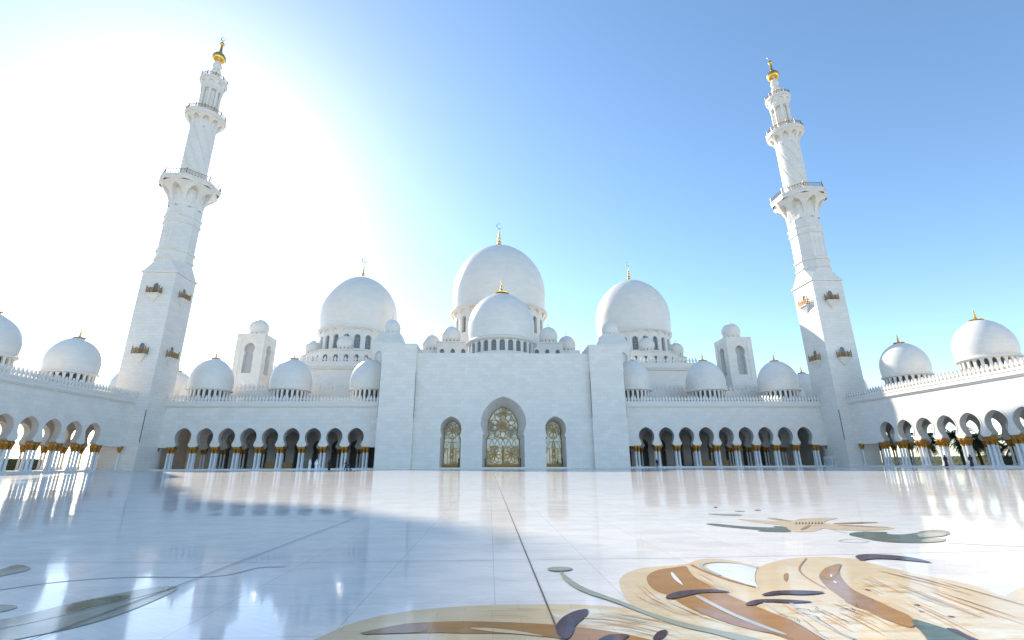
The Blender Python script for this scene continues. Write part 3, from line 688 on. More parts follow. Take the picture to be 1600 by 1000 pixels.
for sg, lab in ((-1, 'long white arcade with nine keyhole arches, in shade, left of the entrance wall'), (1, 'long white arcade with nine keyhole arches, between the entrance wall and the far right minaret')):
    mp = (lambda sg: lambda s, z, d: (sg * (s - XA), d, z))(sg)
    arcade('arcade', lab, (sg * XA, 100, 0), mp, 25.14, 69.5, A0, PIT, 9, [(29.6, 6), (46.9, 6), (64.1, 6)], back=16.2, depth=18.2)
WP = 3.95; WC = 86.65
for sg, lab in ((-1, 'side arcade in shade with dark hedges seen through its arches, left of the courtyard'), (1, 'sunlit side arcade with palms seen through its arches, right of the courtyard')):
    mp = (lambda sg: lambda s, z, d: (sg * d, 60 - s, z))(sg)     # s runs towards the viewer
    arcade('arcade', lab, (sg * 71.3, 32, 0), (lambda sg: lambda s, z, d: (sg * d, 62.6 - s, z))(sg), 0, 66.6, 94.6 - WC, WP, 14, [(94.6 - y, 6.2) for y in (86.3, 70.9, 55.2)], depth=12.7, ext=16, inner=11.9)

# ------------------------------------------------------------------ prayer hall
hall = empty('mosque', (0, 97, 0)); tag(hall, 'white marble mosque prayer hall with three great domes and three tall arched glass doors', 'mosque')
H = lambda s, z, d: (s, d, z)               # local: d measured from Y=97
YP, YR = -.67, .35                           # pylon front, recessed wall front
wall = MB()
DO = keyhole(2.05, 0, 1.82, 6.35, 2.12, 7.8, 10.2, n=12, straight=5.95)
DI = keyhole(1.72, .25, 1.5, 6.2, 1.76, 7.5, 9.55, n=12, straight=5.75)
CO_ = keyhole(4.25, 0, 4.05, 6.75, 4.6, 8.9, 14.2, n=14, straight=6.3)
CI = keyhole(3.45, .25, 2.85, 6.75, 3.15, 8.4, 12.5, n=14, straight=5.7)
ZR = 23.35
wall.arch_bay(-10.57, -18.09, -6.2, 0, ZR, DO, YR, YR + 4.2, H, False, DI)
wall.arch_bay(0, -6.2, 6.2, 0, ZR, CO_, YR, YR + 4.2, H, False, CI)
wall.arch_bay(10.6, 6.2, 18.09, 0, ZR, DO, YR, YR + 4.2, H, False, DI)
wall.quad((-18.09, YR, ZR), (18.09, YR, ZR), (18.09, YR + 1.2, ZR), (-18.09, YR + 1.2, ZR))
wall.quad((-18.09, YR + 1.2, ZR), (18.09, YR + 1.2, ZR), (18.09, YR + 1.2, ZR - 1), (-18.09, YR + 1.2, ZR - 1))
wall.build('entrance_wall', M['marble'], hall)
tr = MB(); tr.box(-18.0, 18.0, YR - .05, YR, .0, .28)
for a, b in ((-6.3, -4.2), (4.2, 6.3)): tr.box(a, b, YR - .05, YR - .002, 6.62, 6.78)
for c, o in ((-10.57, 2.45), (10.6, 2.45)): pass
tr.build('entrance_trim', M['trim'], hall)
# doors: glass, milky band, gilt lattice
def circle_pts(cx, cz, r, a0=0, a1=2 * pi, n=28): return [(cx + r * cos(a0 + (a1 - a0) * i / n), cz + r * sin(a0 + (a1 - a0) * i / n)) for i in range(n + 1)]
def petal_pts(cx, cz, r, ang, wd):
    L = [];
    for i in range(9): u = i / 8; L.append((cx + cos(ang) * r * u - sin(ang) * wd * sin(pi * u), cz + sin(ang) * r * u + cos(ang) * wd * sin(pi * u)))
    R = [(cx + cos(ang) * r * u + sin(ang) * wd * sin(pi * u), cz + sin(ang) * r * u - cos(ang) * wd * sin(pi * u)) for u in [i / 8 for i in range(9)]]
    return [L, R]
def door(cx, out, label_main):
    d = empty('entrance_door', (cx, 0, 0), 0, hall); dd = YR + 4.1
    hw, zs = out[0][0], out[1][1]; za = out[-1][1]
    MB().pane(0, out, dd, H).build('door_glass', M['glass'], d)
    def halfw(z):
        for (w0, z0), (w1, z1) in zip(out, out[1:]):
            if z0 <= z <= z1: return w0 + (w1 - w0) * (z - z0) / max(1e-6, z1 - z0)
        return 0
    zb0, zb1 = (4.55, 6.15) if hw > 3 else (4.1, 5.9)
    band = MB(); zz = [zb0 + (zb1 - zb0) * i / 6 for i in range(7)]
    band.pane(0, [(halfw(z) - .03, z) for z in zz], dd - .03, H); band.build('milky_band', M['milk'], d)
    lat = MB(); k = [0]
    def rib(path, wd):
        run = []
        for p in path + [None]:
            ok = p is not None and .25 < p[1] < za and abs(p[0]) < halfw(p[1]) - .02
            if ok: run.append(p)
            if not ok:
                if len(run) > 1: lat.ribbon(run, wd, dd - .10 - .0015 * k[0], dd - .02, H); k[0] += 1
                run = []
    edge = [(-w + .06, z) for w, z in out if z < za - .02] + [(0, za - .1)] + [(w - .06, z) for w, z in reversed(out) if z < za - .02]
    lat.ribbon(edge, .16, dd - .2, dd - .02, H)
    lat.mbox(H, -hw + .05, hw - .05, .25, .85, dd - .22, dd - .03)
    w_ = .13 if hw > 3 else .10
    rib([(-hw, zb0), (hw, zb0)], w_); rib([(-hw, zb1), (hw, zb1)], w_)
    if hw > 3:
        rib([(0, .8), (0, zb0)], .42)
        for sx in (-1, 1):
            cxx, cz = sx * 1.72, 2.75
            for j in range(8):
                for path in petal_pts(cxx, cz, 1.75, pi / 8 + j * pi / 4, .36): rib(path, .14)
            rib(circle_pts(cxx, cz, .25), .18); rib(circle_pts(cxx, cz, 1.75), .07)
        for j in range(-3, 4):
            rib(circle_pts(j * 1.15, zb0, 1.6, 0, pi), .09)
        rib(circle_pts(0, 8.7, 1.35), .12)
        for j in range(10):
            for path in petal_pts(0, 8.7, 3.0, j * pi / 5 + .31, .55): rib(path, .14)
        rib(circle_pts(0, 8.7, 2.55), .08)
        for j in range(8):
            for path in petal_pts(0, 11.2, 1.0, j * pi / 4, .22): rib(path, .08)
    else:
        for j in range(-1, 2): rib(circle_pts(j * .85, zb0, 1.25, 0, pi), .08)
        cz = 7.55
        for j in range(8):
            for path in petal_pts(0, cz, 1.6, j * pi / 4 + pi / 8, .34): rib(path, .12)
        rib(circle_pts(0, cz, .25), .16); rib(circle_pts(0, cz, 1.5), .07)
        for j in range(4): rib(circle_pts(-1.6, 1.2 + j * 1.1, 1.9, -.9, .9), .09); rib(circle_pts(1.6, 1.2 + j * 1.1, 1.9, pi - .9, pi + .9), .09)
        for x in (-.85, .85): rib([(x, .8), (x, zb0)], .09)
    lat.build('gilt_lattice', M['doorgold'], d)
    return d
door(-10.57, DI, ''); door(0, CI, ''); door(10.6, DI, '')
# pylons with the towers behind them
for sg in (-1, 1):
    py = MB(); py.box(min(sg * 18.09, sg * 25.14), max(sg * 18.09, sg * 25.14), YP, 7.6, 0, 25.1)
    p = py.build('pylon', M['marble'], hall)
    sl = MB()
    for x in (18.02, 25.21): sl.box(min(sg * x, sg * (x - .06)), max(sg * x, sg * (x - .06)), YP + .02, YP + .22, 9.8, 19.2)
    sl.build('corner_shade_strip', M['shade_strip'], p)  # raised dark strips painted as the shadow line of a notch
    tw = MB(); x0, x1 = sorted((sg * 22.6, sg * 29.4))
    mpt = (lambda a: lambda s, z, d: (a + s, 7.7 + d, z))((x0 + x1) / 2)
    ko = keyhole(.75, 19.5, .62, 23.4, .8, 24.1, 25.4, straight=23.0)
    tw.arch_bay(-1.9 if sg < 0 else 1.9, -3.4, 3.4, 12, 27.4, ko, 0, .5, mpt, False); tw.pane(-1.9 if sg < 0 else 1.9, [(x * 1.02, z) for x, z in ko], .48, mpt)
    for (a, b) in (((x0, 7.7), (x0, 14.4)), ((x1, 7.7), (x1, 14.4)), ((x0, 14.4), (x1, 14.4))): tw.quad((*a, 12), (*b, 12), (*b, 27.4), (*a, 27.4))
    cx, cy = (x0 + x1) / 2, 11.05
    lo = [(x0, 7.7), (x1, 7.7), (x1, 14.4), (x0, 14.4)]; hi = [(cx + (x - cx) * .66, cy + (y - cy) * .66) for x, y in lo]
    for i in range(4): j = (i + 1) % 4; tw.quad((*lo[i], 27.4), (*lo[j], 27.4), (*hi[j], 30.2), (*hi[i], 30.2))
    tw.quad(*[(*q, 30.2) for q in hi])
    tw.build('rear_tower', M['marble'], hall)
    make_dome(hall, 'small_dome', (cx, cy, 30.2), 1.95, .35, 1.75, 1.3, 3.7, (1.9, .17, 0), (1.85, 0, .35, 12, roundarch(.12, .08, .2, .3, 3), .1), 28)
# main volumes of the hall
def box_part(name, x0, x1, y0, y1, z0, z1, mat='marble', parent=None): return MB().box(x0, x1, y0, y1, z0, z1).build(name, M[mat], parent or hall)
box_part('foyer', -18.0, 18.0, YR + 5.2, 32, 0, 22.9)
box_part('terrace', -74, 74, 21.5, 78, 0, 16.6)
for sg in (-1, 1):
    MB().box(min(sg * 22, sg * 74.3), max(sg * 22, sg * 74.3), 15.6, 21.5, 12.9, 16.5).build('terrace_wall', M['marble'], hall)
    tc = MB(); tcr = MB()
    a, b = sorted((sg * 29.5, sg * 74.5)); tc.box(a, b, 15.3, 15.6, 16.3, 17.4); crenels(tcr, a, b, 17.4, H, 15.35, 15.55, 1.0, 1.15)
    tc.box(a, b, 15.45, 15.6, 15.9, 16.31); tc.build('terrace_cornice', M['trim'], hall); tcr.build('terrace_crenellation', M['trim'], hall)
for sg in (-1, 1):
    ub = MB(); uc = MB(); ucr = MB()
    a, b = sorted((sg * 22, sg * 54.2)); ub.box(a, b, 29, 72, 16.6, 25.4)
    ub.box(min(sg * 54.2, sg * 68), max(sg * 54.2, sg * 68), 46, 72, 16.6, 27.6)
    a2, b2 = sorted((sg * 29.4, sg * 54.6)); uc.box(a2, b2, 28.5, 30, 25.4, 25.9); uc.box(a2, b2, 28.2, 30, 25.9, 27.1)
    uc.box(min(sg * 54.2, sg * 54.7), max(sg * 54.2, sg * 54.7), 30, 46, 25.4, 27.1)
    crenels(ucr, a2, b2, 27.1, H, 28.35, 28.6, .9, 1.15)
    a3, b3 = sorted((sg * 54.7, sg * 68.2)); uc.box(a3, b3, 45.6, 46.2, 27.0, 28.2); crenels(ucr, a3, b3, 28.2, H, 45.7, 45.95, 1.1, 1.4)
    ub.build('upper_wall', M['marble'], hall); uc.build('upper_cornice', M['trim'], hall); ucr.build('upper_crenellation', M['trim'], hall)
ucr = MB(); ucr.box(-17.9, 17.9, 14.0, 14.25, 22.9, 25.2); crenels(ucr, -17.9, 17.9, 25.2, H, 14.02, 14.23, .9, .95); ucr.build('upper_crenellation', M['trim'], hall)
# octagonal bases, drums, domes
def octa_base(cx, cy, ap, z0, z1, nwin, wout):
    t_ = MB(); side = 2 * ap * math.tan(pi / 8); ws = []
    for k in range(8):
        a = -pi / 2 + k * pi / 4; nx, ny = cos(a), sin(a); tx, ty = -ny, nx
        mpk = (lambda nx, ny, tx, ty: lambda s, z, d: (nx * (ap - d) + tx * s, ny * (ap - d) + ty * s, z))(nx, ny, tx, ty)
        p = side / nwin
        for j in range(nwin): t_.arch_bay(-side / 2 + (j + .5) * p, -side / 2 + j * p, -side / 2 + (j + 1) * p, z0, z1, wout, 0, .35, mpk, False); ws.append((-side / 2 + (j + .5) * p, mpk, k))
    R = ap / cos(pi / 8); t_.lathe([(R, z1), (R + .25, z1 + .02), (R + .25, z1 + .3), (0, z1 + .32)], 8, 0, 0, pi / 8)
    b = t_.build('octagonal_base', M['marble'], hall, (cx, cy, 0))
    for s, mpk, k in ws:
        if k in (0, 1, 2, 6, 7): MB().pane(s, [(x * 1.02, z) for x, z in wout], .33, mpk).build('window', M['window'], b)
    return b
for sg, cx in ((-1, -44.6), (1, 43.5)):
    octa_base(cx, 48, 14.0, 25.4, 31.7, 4, roundarch(.6, 28.0, 29.9, 30.6, 4))
    make_dome(hall, 'side_dome', (cx, 48, 0), 11.75, 40.4, 11.4, 45.8, 59.4, (5.2, .55, .0), (11.0, 31.0, 38.6, 22, roundarch(.84, 33.2, 36.5, 37.4, 6), .6), 72, .85,
              corbel=(22, 11.0, 11.75, 37.5, 39.35), ring=[(11.7, 39.3), (11.85, 39.45), (11.85, 39.9), (11.55, 40.0), (11.55, 40.3), (11.35, 40.45)], framed=True)
    for dx, dy, s in ((0, -11.4, 'front_small'), (sg * 11.2, -5.3, 'front_small')):
        make_dome(hall, s, (cx + dx, 48 + dy, 32.1), 2.3, 1.0, 2.05, 2.2, 4.6, (1.9, .17, 0), (2.0, 0, 1.0, 12, roundarch(.17, .35, .65, .8, 3), .12), 28)
pl = MB(); wo = roundarch(.6, 29.6, 31.6, 32.3, 4); ws = []
for j in range(12): pl.arch_bay(-16.5 + 3 * j, -18 + 3 * j, -15 + 3 * j, 22.9, 34.1, wo, 34.0, 34.4, H, False); ws.append(-16.5 + 3 * j)
for x in (-18, 18): pl.quad((x, 34, 22.9), (x, 70, 22.9), (x, 70, 34.1), (x, 34, 34.1))
pl.box(-18.25, 18.25, 33.75, 70.2, 34.1, 34.5)
pl.box(-24, -18.05, 39.4, 68, 22.9, 33.4); pl.box(18.05, 24, 39.4, 68, 22.9, 33.4)
pl = pl.build('dome_platform', M['marble'], hall)
for x in ws: MB().pane(x, [(a * 1.02, b) for a, b in wo], 34.38, H).build('window', M['window'], pl)
make_dome(hall, 'main_dome', (0, 53, 0), 15.55, 48.9, 15.1, 55.5, 73.6, (6.8, .8, 0), (14.75, 34.0, 45.8, 22, roundarch(1.0, 39.8, 44.2, 45.2, 6), .8), 88, 1.1,
          corbel=(22, 14.75, 16.0, 45.3, 47.7), ring=[(15.95, 47.65), (16.2, 47.8), (16.2, 48.4), (15.5, 48.6), (15.5, 48.8), (15.05, 49.0)], framed=True)
for sg in (-1, 1):
    make_dome(hall, 'plat_dome', (sg * 14.3, 36.9, 34.45), 2.75, 1.0, 2.6, 2.3, 5.4, (1.9, .17, 0), (2.5, 0, 1.0, 14, roundarch(.2, .3, .6, .8, 3), .12), 32)
    make_dome(hall, 'plat_dome', (sg * 20.6, 42.6, 33.3), 2.75, 1.0, 2.6, 2.3, 5.4, (1.9, .17, 0), (2.5, 0, 1.0, 14, roundarch(.2, .3, .6, .8, 3), .12), 32)
make_dome(hall, 'front_dome', (-.1, 15, 0), 8.15, 29.35, 7.95, 33.3, 42.1, (4.2, .42, 1.95), (8.15, 22.8, 28.35, 26, roundarch(.62, 25.6, 27.55, 28.15, 5), .5), 64,
          ring=[(8.1, 28.2), (8.5, 28.35), (8.72, 28.6), (8.72, 28.85), (8.4, 28.95), (8.3, 29.15), (8.0, 29.4)], framed=True)
# square roof kiosks
for sg in (-1, 1):
    nich = []; t_ = MB(); KX, KY, hx = sg * 67.4, 32.6, 3.65
    k_ = empty('roof_kiosk', (KX, KY, 0), 0, hall)
    ko = keyhole(1.25, 24.3, 1.02, 29.6, 1.38, 31.0, 32.6, straight=29.0)
    for a in range(4):
        an = a * pi / 2; nx, ny = sin(an), -cos(an); tx, ty = cos(an), sin(an)
        mpk = (lambda nx, ny, tx, ty: lambda s, z, d: (nx * (hx - d) + tx * s, ny * (hx - d) + ty * s, z))(nx, ny, tx, ty)
        for s0, s1 in ((-hx, -2.2), (2.2, hx)): t_.mbox(mpk, s0, s1, 16.6, 35.1, 0, .25) if False else t_.quad(mpk(s0, 16.6, 0), mpk(s1, 16.6, 0), mpk(s1, 35.1, 0), mpk(s0, 35.1, 0))
        t_.quad(mpk(-2.2, 16.6, 0), mpk(2.2, 16.6, 0), mpk(2.2, 23, 0), mpk(-2.2, 23, 0)); t_.quad(mpk(-2.2, 33.6, 0), mpk(2.2, 33.6, 0), mpk(2.2, 35.1, 0), mpk(-2.2, 35.1, 0))
        for s in (-2.2, 2.2): t_.quad(mpk(s, 23, 0), mpk(s, 33.6, 0), mpk(s, 33.6, .12), mpk(s, 23, .12))
        for z in (23, 33.6): t_.quad(mpk(-2.2, z, 0), mpk(2.2, z, 0), mpk(2.2, z, .12), mpk(-2.2, z, .12))
        t_.arch_bay(0, -2.2, 2.2, 23, 33.6, ko, .12, 1.2, mpk, False); nich.append((ko, mpk))
    t_.quad(*[(x * hx, y * hx, 35.1) for x, y in ((-1, -1), (1, -1), (1, 1), (-1, 1))])
    t_.build('kiosk_tower', M['marble'], k_)
    for ko_, mpk in nich: MB().pane(0, [(a * 1.02, b) for a, b in ko_], 1.18, mpk).build('niche_panel', M['relief'], k_)
    make_dome(k_, 'kiosk_dome', (0, 0, 35.1), 2.6, .9, 2.3, 2.3, 5.0, (1.9, .17, 0), (2.35, 0, .9, 12, roundarch(.15, .3, .5, .7, 3), .1), 32)
# rear domes seen beside the minarets
for x, y in ((-79.5, 21), (78.5, 21), (-85.5, 15.5), (85.5, 15.5)):
    make_dome(hall, 'arcade_dome', (x, y, -.6), 4.3, 16.9, 4.15, 18.5, 23.85, (2.0, .26, 1.0), (3.95, 12.6, 16.5, 24, roundarch(.29, 14.2, 16.0, 16.35, 4), .3), 48, tip=.12)
for sg in (-1, 1): a, b = sorted((sg * 74.5, sg * 84.5)); MB().box(a, b, 9, 26, 0, 12.4).build('rear_wall', M['marble'], hall)

# ------------------------------------------------------------------ minarets
def rail(mb, R, z0, h, n, th=.05, diag=True):
    P = [(R * cos(2 * pi * k / n + pi / n), R * sin(2 * pi * k / n + pi / n)) for k in range(n + 1)]
    for k in range(n):
        a, b = P[k], P[k + 1]; m = max(2, int(hypot(b[0] - a[0], b[1] - a[1]) / .55))
        for z, t in ((z0 + .1, th), (z0 + h, th * 1.3)): mb.tube([(*a, z), (*b, z)], t, 5)
        for j in range(m):
            p = (a[0] + (b[0] - a[0]) * j / m, a[1] + (b[1] - a[1]) * j / m); q = (a[0] + (b[0] - a[0]) * (j + 1) / m, a[1] + (b[1] - a[1]) * (j + 1) / m)
            c = ((p[0] + q[0]) / 2, (p[1] + q[1]) / 2)
            if j == 0: mb.tube([(*p, z0), (*p, z0 + h + .28)], th * 1.9, 6)
            else: mb.tube([(*p, z0), (*p, z0 + h)], th * .8, 4)
            if diag: mb.tube([(*p, z0 + .15), (*c, z0 + h * .55), (*p, z0 + h * .95)], th * .7, 4); mb.tube([(*q, z0 + .15), (*c, z0 + h * .55), (*q, z0 + h * .95)], th * .7, 4)
    return mb
def minaret(label, sg):
    t = empty('minaret', (sg * 72.14, 98.0, 0)); tag(t, label, 'minaret', 'minarets of the mosque')
    h = 3.4; MB().box(-h, h, -h, h, 0, 39.7).build('square_shaft', M['tower'], t)
    pb = MB(); pb.box(-h - .12, h + .12, -h - .12, h + .12, 0, .55); pb.box(-h - .25, h + .25, -h - .25, h + .25, 39.7, 40.1); pb.build('shaft_base', M['tower'], t)
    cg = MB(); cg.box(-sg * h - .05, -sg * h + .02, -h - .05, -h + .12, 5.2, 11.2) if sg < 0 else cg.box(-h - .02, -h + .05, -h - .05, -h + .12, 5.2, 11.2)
    cg.build('corner_shade_strip', M['shade_strip'], t)  # slim dark box in place of a notch, its shadow put into the colour
    o8 = pi / 8; R8 = 3.2 / cos(o8)
    # broach from square to octagon
    br = MB(); sq = []; oc = []
    for k in range(8):
        a = o8 + k * pi / 4; oc.append((R8 * cos(a), R8 * sin(a), 43.0))
    c4 = [(h, h), (-h, h), (-h, -h), (h, -h)]
    for k in range(4):
        cc = (*c4[k], 40.1); a, b = oc[2 * k], oc[2 * k + 1]; n_ = oc[(2 * k + 2) % 8]; c2 = (*c4[(k + 1) % 4], 40.1)
        br.f.append(tuple(br.vert(p) for p in (cc, a, b))); br.quad(cc, b, n_, c2)
    br.build('broach', M['tower'], t)
    oct_ = MB(); oct_.lathe([(R8, 43.0), (R8 + .28, 43.2), (R8 + .28, 43.6), (R8 + .02, 43.8), (R8 + .02, 45.0), (R8 + .3, 45.2), (R8 + .3, 45.6), (R8 - .02, 45.8), (R8 - .06, 51.8), (R8 + .2, 52.0), (R8 + .22, 52.4), (R8 + .02, 52.6), (R8 + .02, 53.4), (R8 + .24, 53.6), (R8 + .24, 54.0), (R8 - .05, 54.2), (R8 - .05, 56.0)], 8, 0, 0, o8)
    oc_ = oct_.build('octagonal_shaft', M['tower'], t)
    gr = MB()
    for k in range(8):
        a = k * pi / 4; nx, ny = cos(a), sin(a); tx, ty = -ny, nx; ap = 3.2 - .02
        f = lambda s, z, d: (nx * (ap + d) + tx * s, ny * (ap + d) + ty * s, z)
        gr.mbox(f, -.55, -.43, 46.6, 50.8, -.1, .05); gr.mbox(f, .43, .55, 46.6, 50.8, -.1, .05)
    gr.build('panel_ribs', M['trim'], t)
    b1 = MB(); flare_arches(b1, 8, R8 - .05, 5.85, 56.0, 61.2, 8, False, o8); b1.lathe([(5.85, 61.2), (5.98, 61.3), (5.98, 61.8), (6.15, 61.9), (6.15, 62.35), (0, 62.4)], 8, 0, 0, o8)
    b1 = b1.build('balcony', M['tower'], t); rail(MB(), 5.9, 62.35, 1.2, 8).build('railing', M['bronze'], b1, rz=pi/8 - pi/8)
    # round shaft with a diagonal lattice
    rs = MB(); n = 112; zs = [62.35 + (77.4 - 62.35) * i / 110 for i in range(111)]; rings = []
    for z in zs:
        ring = []
        for k in range(n):
            a = 2 * pi * k / n; u = (a * 8 / (2 * pi) + (z - 62.35) / 4.6) % 1.0; v = (a * 8 / (2 * pi) - (z - 62.35) / 4.6) % 1.0
            g_ = -.15 if (min(u, 1 - u) < .075) else 0.0
            ring.append(rs.vert(((2.66 + g_) * cos(a), (2.66 + g_) * sin(a), z)))
        rings.append(ring)
    for A, B in zip(rings, rings[1:]):
        for k in range(n): rs.f.append((A[k], A[(k + 1) % n], B[(k + 1) % n], B[k]))
    rs.build('round_shaft', M['trim'], t, smooth=30)
    b2 = MB(); flare_arches(b2, 10, 2.66, 4.1, 77.4, 80.4, 8, True); b2.lathe([(4.1, 80.4), (4.2, 80.5), (4.2, 80.95), (4.3, 81.0), (4.3, 81.3), (0, 81.35)], 40)
    b2 = b2.build('balcony', M['trim'], t); rail(MB(), 4.12, 81.3, 1.0, 14).build('railing', M['bronze'], b2)
    ln = MB(); ln.lathe([(1.6, 81.3), (1.6, 89.2)], 16)
    ln = ln.build('lantern_core', M['trim'], t, smooth=40)
    for k in range(8):
        a = 2 * pi * k / 8 + pi / 8
        shared('lantern_column', 'lantern_column', lambda: MB().lathe([(.38, 0), (.38, .3), (.27, .5), (.26, 6.9), (.36, 7.3), (.36, 7.6)], 10), M['trim'], ln, (1.95 * cos(a), 1.95 * sin(a), 81.35), 0, 40)
    b3 = MB(); b3.lathe([(1.4, 88.8), (2.3, 88.85), (2.3, 89.2)], 32); flare_arches(b3, 8, 2.3, 2.85, 89.2, 91.4, 8, True); b3.lathe([(2.85, 91.4), (2.98, 91.5), (2.98, 92.1), (0, 92.15)], 32)
    b3 = b3.build('balcony', M['trim'], t); rail(MB(), 2.85, 92.1, .9, 10).build('railing', M['bronze'], b3)
    MB().lathe([(0.86, 92.1), (0.69, 92.6), (0.63, 94.0), (1.03, 94.5), (1.15, 95.1), (0.92, 95.8), (0.57, 96.1), (0.86, 96.5), (1.06, 97.1), (0.86, 97.7), (0.63, 98.2), (0.69, 98.7)], 24).build('stone_neck', M['trim'], t, smooth=40)
    gb_ = MB().lathe([(0.57, 98.3), (1.15, 98.75), (1.52, 99.5), (1.49, 100.1), (1.15, 100.75), (0.69, 101.2), (0.40, 101.7), (0.28, 102.6), (0.23, 103.6), (0.48, 103.9), (0.53, 104.3), (0.34, 104.7), (0.09, 105.0), (0, 105.3)], 28).build('gold_finial', M['gold'], t, smooth=40)
    crescent(.62, .16).build('crescent', M['silver'], gb_, (0, 0, 105.9))
    # small balconies on the square shaft
    for zb in (34.7, 21.9):
        for face in ('front', 'inner'):
            an = 0 if face == 'front' else (pi / 2 if sg < 0 else -pi / 2)
            b_ = empty('wall_balcony', (0, 0, 0), an, t)
            F = lambda s, z, d: (s, -h - d, z)
            cb = MB(); cb.mbox(F, -1.28, 1.28, zb - .05, zb + .2, -.02, .95)
            ps = [(1.15, zb - .05, .8), (.95, zb - .55, .55), (.5, zb - 1.05, .3), (.0, zb - 1.7, .04)]
            for (w0, z0, d0), (w1, z1, d1) in zip(ps, ps[1:]):
                cb.quad(F(-w0, z0, d0), F(w0, z0, d0), F(w1, z1, d1), F(-w1, z1, d1))
                for q in (-1, 1): cb.quad(F(q * w0, z0, d0), F(q * w1, z1, d1), F(q * w1, z1, -.01), F(q * w0, z0, -.01))
            cb.build('corbel', M['trim'], b_)
            MB().pane(0, roundarch(.62, zb + .2, zb + 2.0, zb + 2.65, 6), .03, F).build('balcony_door', M['window'], b_)
            fr = MB(); ro = roundarch(.62, zb + .2, zb + 2.0, zb + 2.65, 6); fr.ribbon([(-w, z) for w, z in ro] + [(w, z) for w, z in reversed(ro[:-1])], .22, .16, -.01, F); fr.build('door_frame', M['trim'], b_)
            rl = MB(); pts = [F(-1.22, 0, 0), F(-1.22, 0, .88), F(1.22, 0, .88), F(1.22, 0, 0)]
            for (a, b) in zip(pts, pts[1:]):
                ln_ = hypot(a[0] - b[0], a[1] - b[1]); m_ = max(2, int(ln_ / .3))
                for z in (zb + .3, zb + .75, zb + 1.25): rl.tube([(a[0], a[1], z), (b[0], b[1], z)], .06, 5)
                for j in range(m_ + 1):
                    x = a[0] + (b[0] - a[0]) * j / m_; y = a[1] + (b[1] - a[1]) * j / m_; e = j in (0, m_)
                    rl.tube([(x, y, zb + .2), (x, y, zb + (1.75 if e else 1.25))], .10 if e else .07, 5)
            rl.build('railing', M['bronze'], b_)
    return t
minaret('tall white minaret at the left corner, all in shade, with small bronze balconies', -1)
minaret('tall white minaret with one sunlit side and one shaded side, at the right corner', 1)

# ------------------------------------------------------------------ things in the arcades
def on_ground(u, v): x, y = gp(u, v); return x, y
def counter(label, x, y, w, d=.7, h=1.25):
    t = empty('shoe_rack', (x, y, .25)); tag(t, label, 'shoe rack', 'wooden racks inside the arcade')
    fr = MB(); fr.box(-w / 2, w / 2, -d / 2, d / 2, h - .08, h); fr.box(-w / 2, w / 2, -d / 2, d / 2, 0, .1)
    for x_ in (-w / 2, w / 2 - .06): fr.box(x_ + .002, x_ + .058, -d / 2 + .002, d / 2 - .002, .1, h - .08)
    fr.box(-w / 2 + .06, w / 2 - .06, -d / 2 + .06, -d / 2 + .10, .1, h - .08)
    fr.build('cabinet', M['wood'], t)
    n = max(2, int(w / .8)); dv = MB()
    for j in range(1, n): x_ = -w / 2 + w * j / n; dv.box(x_ - .02, x_ + .02, -d / 2 + .01, -d / 2 + .058, .1, h - .08)
    dv.build('door_stile', M['doorgold'], t)
def at_depth(u, Y): r = (gp(u, 760)); k = (Y - CAM.y) / (r[1] - CAM.y); return CAM.x + (r[0] - CAM.x) * k
for (u0, u1), lab in (((410, 430), 'low tan wooden rack inside the left front arcade, the one nearer the minaret'), ((437.6, 453), 'low tan wooden rack inside the left front arcade, the one nearer the robed men'),
                      ((1096, 1119), 'wider low tan wooden rack inside the right front arcade'), ((1127, 1143), 'narrower low tan wooden rack inside the right front arcade')):
    a, b = at_depth(u0, 109), at_depth(u1, 109); counter(lab, (a + b) / 2, 109, b - a)
def stanchion(label, x, y):
    t = empty('stanchion', (x, y, 0)); tag(t, label, 'stanchion', 'dark posts beside the doors')
    MB().lathe([(0, 0), (.2, 0), (.2, .05), (.05, .12)], 12).build('base', M['black'], t)
    MB().lathe([(.10, .06), (.10, 1.75), (.14, 1.8), (.14, 1.95), (0, 2.0)], 12).build('post', M['black'], t)
for u, lab in ((757.5, 'dark post at the left jamb of the central door'), (814, 'dark post at the right jamb of the central door'), (715.5, 'dark post beside the left side door'), (880.5, 'dark post beside the right side door')):
    stanchion(lab, at_depth(u, 97.6), 97.9)
# glass barrier by the right minaret
t = empty('glass_barrier', (at_depth(1304, 95.5), 95.5, 0)); tag(t, 'clear glass barrier panel in a white frame at the foot of the right minaret', 'barrier')
fr = MB(); fr.tube([(-1.15, 0, 0), (-1.15, 0, 1.9), (1.2, 0, 1.9), (1.2, 0, 0)], .05, 6); fr.tube([(.55, 0, 0), (.55, 0, 1.88)], .04, 6); fr.build('frame', M['kandura'], t)
MB().box(-1.1, .5, -.012, .012, .12, 1.84).build('glass_panel', M['pane'], t)

